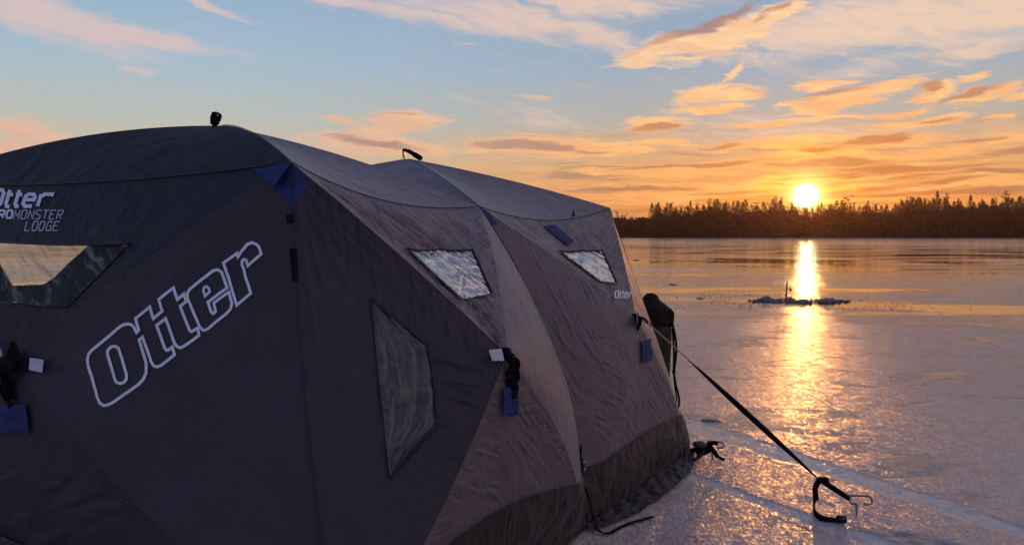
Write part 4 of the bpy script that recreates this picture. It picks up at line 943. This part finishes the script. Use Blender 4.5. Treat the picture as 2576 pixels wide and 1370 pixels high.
# notable trees, each told apart by where it stands on the skyline
place('pine_tree', 0, 2531, 430, 480, 'tall pine with a flat tufted top, highest near the right end')
place('pine_tree', 1, 2378, 432, 484, 'broad spiky pine standing above the evergreens, left of the tall flat-topped pine')
place('pine_tree', 0, 2136, 430, 491, 'dark pine just right of the setting sun')
place('bare_tree', 0, 2290, 430, 488, 'round-crowned bare tree standing clear on the skyline right of the dark pine')
place('bare_tree', 1, 2343, 434, 496, 'second bare tree on the skyline, just left of the broad spiky pine')
place('bare_tree', 2, 1652, 430, 506, 'bare forked tree at the left end of the tall wood', wid=1.2)
place('conifer_tree', 0, 1678, 428, 507, 'narrow pointed evergreen beside the bare forked tree at the wood end', wid=.8)
place('bare_tree', 3, 1800, 432, 492, 'tallest bare tree in the stretch between the shelter and the sun')
place('bare_tree', 2, 1569, 520, 529, 'lone small bare tree on the low shore next to the shelter edge')
rn = random.Random(11)
def topline(px):
    xs_ = [1500,1560,1625,1640,1700,1800,1900,1980,2028,2080,2200,2300,2400,2500,2576,2900]; ys_ = [556,552,548,522,514,512,512,510,519,514,514,508,502,500,503,500]
    return float(np.interp(px, xs_, ys_))
px = 1640
while px < 2760:
    near_sun = abs(px-2028) < 34; ty = topline(px)+rn.gauss(0, 8) + (4 if near_sun else 0)
    kind = rn.choices(['bare_tree', 'conifer_tree', 'pine_tree'], [.36, .62, .02] if px < 2140 else [.22, .74, .04])[0]; ty += 5 if rn.random() < .35 else -6*rn.random()
    if near_sun and ty < 514: ty = 516
    lb = {'bare_tree': 'bare leafless tree in the dark wood along the far shore', 'conifer_tree': 'dark pointed evergreen in the wood along the far shore', 'pine_tree': 'ragged pine in the wood along the far shore'}[kind]
    place(kind, rn.randrange(4), px, rn.uniform(415, 475), ty, lb, {'bare_tree': 'bare trees of the far wood', 'conifer_tree': 'evergreens of the far wood', 'pine_tree': 'pines of the far wood'}[kind], wid=rn.uniform(.7, 1.0) if kind == 'bare_tree' else rn.uniform(1.1, 2.1))
    px += rn.uniform(4.5, 9)
for px in (1546, 1584, 1592, 1601, 1612, 1622, 1630):
    place('bare_tree', rn.randrange(4), px, rn.uniform(500, 530), 545+rn.uniform(-6, 6), 'small bare tree on the low far shore beside the shelter edge', 'small bare trees of the low shore', wid=1.2)
# brush and far wood that read as one mass
def brush(name, x_of, y0, y1, n, hfun, size, label, seed, m):
    rr = np.random.default_rng(seed); px_ = rr.uniform(*x_of, n); D = rr.uniform(y0, y1, n); hm = np.array([hfun(p) for p in px_])
    hz = ((HY-hm)/F*D+H)*rr.uniform(0, 1, n)**.8; c_ = np.stack([(px_-CX)/F*D, D, hz], -1)
    t = rr.normal(size=(n, 3, 3))*size*np.array([1, 1, .8]); V_ = (c_[:, None]+t).reshape(-1, 3); V_[:, 2] = np.maximum(V_[:, 2], -.1)
    return tag(mesh_obj(name, V_, np.arange(3*n).reshape(-1, 3), m, None, None, False), label, 'woodland', kind='stuff')
brush('brushwood', (1636, 2800), 412, 450, 60000, lambda p: topline(p)+25+max(0, 1690-p)*.55+9*math.sin(p*.05)*math.sin(p*.013)+4*math.sin(p*.21)+3*math.sin(p*.47), .75, 'dense dark brushwood and undergrowth filling the far shore under the trees', 3, M_brush)
brush('brushwood', (1636, 2800), 440, 480, 12000, lambda p: topline(p)+20, .5, 'loose twiggy growth behind the far shore trees', 4, M_twig)
brush('brushwood', (1380, 1665), 445, 540, 34000, lambda p: 553+3*math.sin(p*.1), .8, 'low dark wood on the more distant shore next to the shelter edge', 5, M_brush)
brush('brushwood', (-2600, 1400), 520, 620, 60000, lambda p: 548+5*math.sin(p*.01), 1.5, 'low dark wood on the shore hidden behind the shelter', 6, M_brush)
# the land under the wood
V_ = []; F_ = []; xs_ = np.linspace(-1400, 900, 90)
for i, x in enumerate(xs_):
    d0 = 416 if x > 70 else 416+min(90, (70-x)*2)
    for k, (dy_, z) in enumerate(((-3,-.3),(0,.4),(12,1.2),(60,3.5),(200,4.0),(700,4))): V_.append((x, d0+dy_, z+(0 if k < 2 else .6*math.sin(x*.05+k))))
for i in range(len(xs_)-1):
    for k in range(5): F_.append((i*6+k, i*6+6+k, i*6+7+k, i*6+1+k))
tag(mesh_obj('shore', V_, F_, bump(mat('shore_ground', (.03,.022,.018), .95, 0, .0), .5, .3)), kind='structure')
HAZE = .0003
if HAZE:
    bm = bmesh.new(); bmesh.ops.create_cube(bm, size=1); me = bpy.data.meshes.new('haze')
    for v in bm.verts: v.co = Vector((v.co.x*3300, v.co.y*2700+250, v.co.z*40+18.0))
    bm.to_mesh(me); bm.free(); ho = bpy.data.objects.new('haze', me); COL.objects.link(ho)
    m = bpy.data.materials.new('evening_haze'); m.use_nodes = True; m.node_tree.nodes.clear(); g = NG(m.node_tree)
    pv = g.n('ShaderNodeVolumePrincipled'); pv.inputs['Density'].default_value = HAZE; pv.inputs['Color'].default_value = (1.0, .62, .42, 1); pv.inputs['Anisotropy'].default_value = .9
    oo = g.n('ShaderNodeOutputMaterial'); m.node_tree.links.new(pv.outputs[0], oo.inputs['Volume']); me.materials.append(m)
    tag(ho, 'thin warm evening haze over the frozen lake', 'haze', kind='stuff')
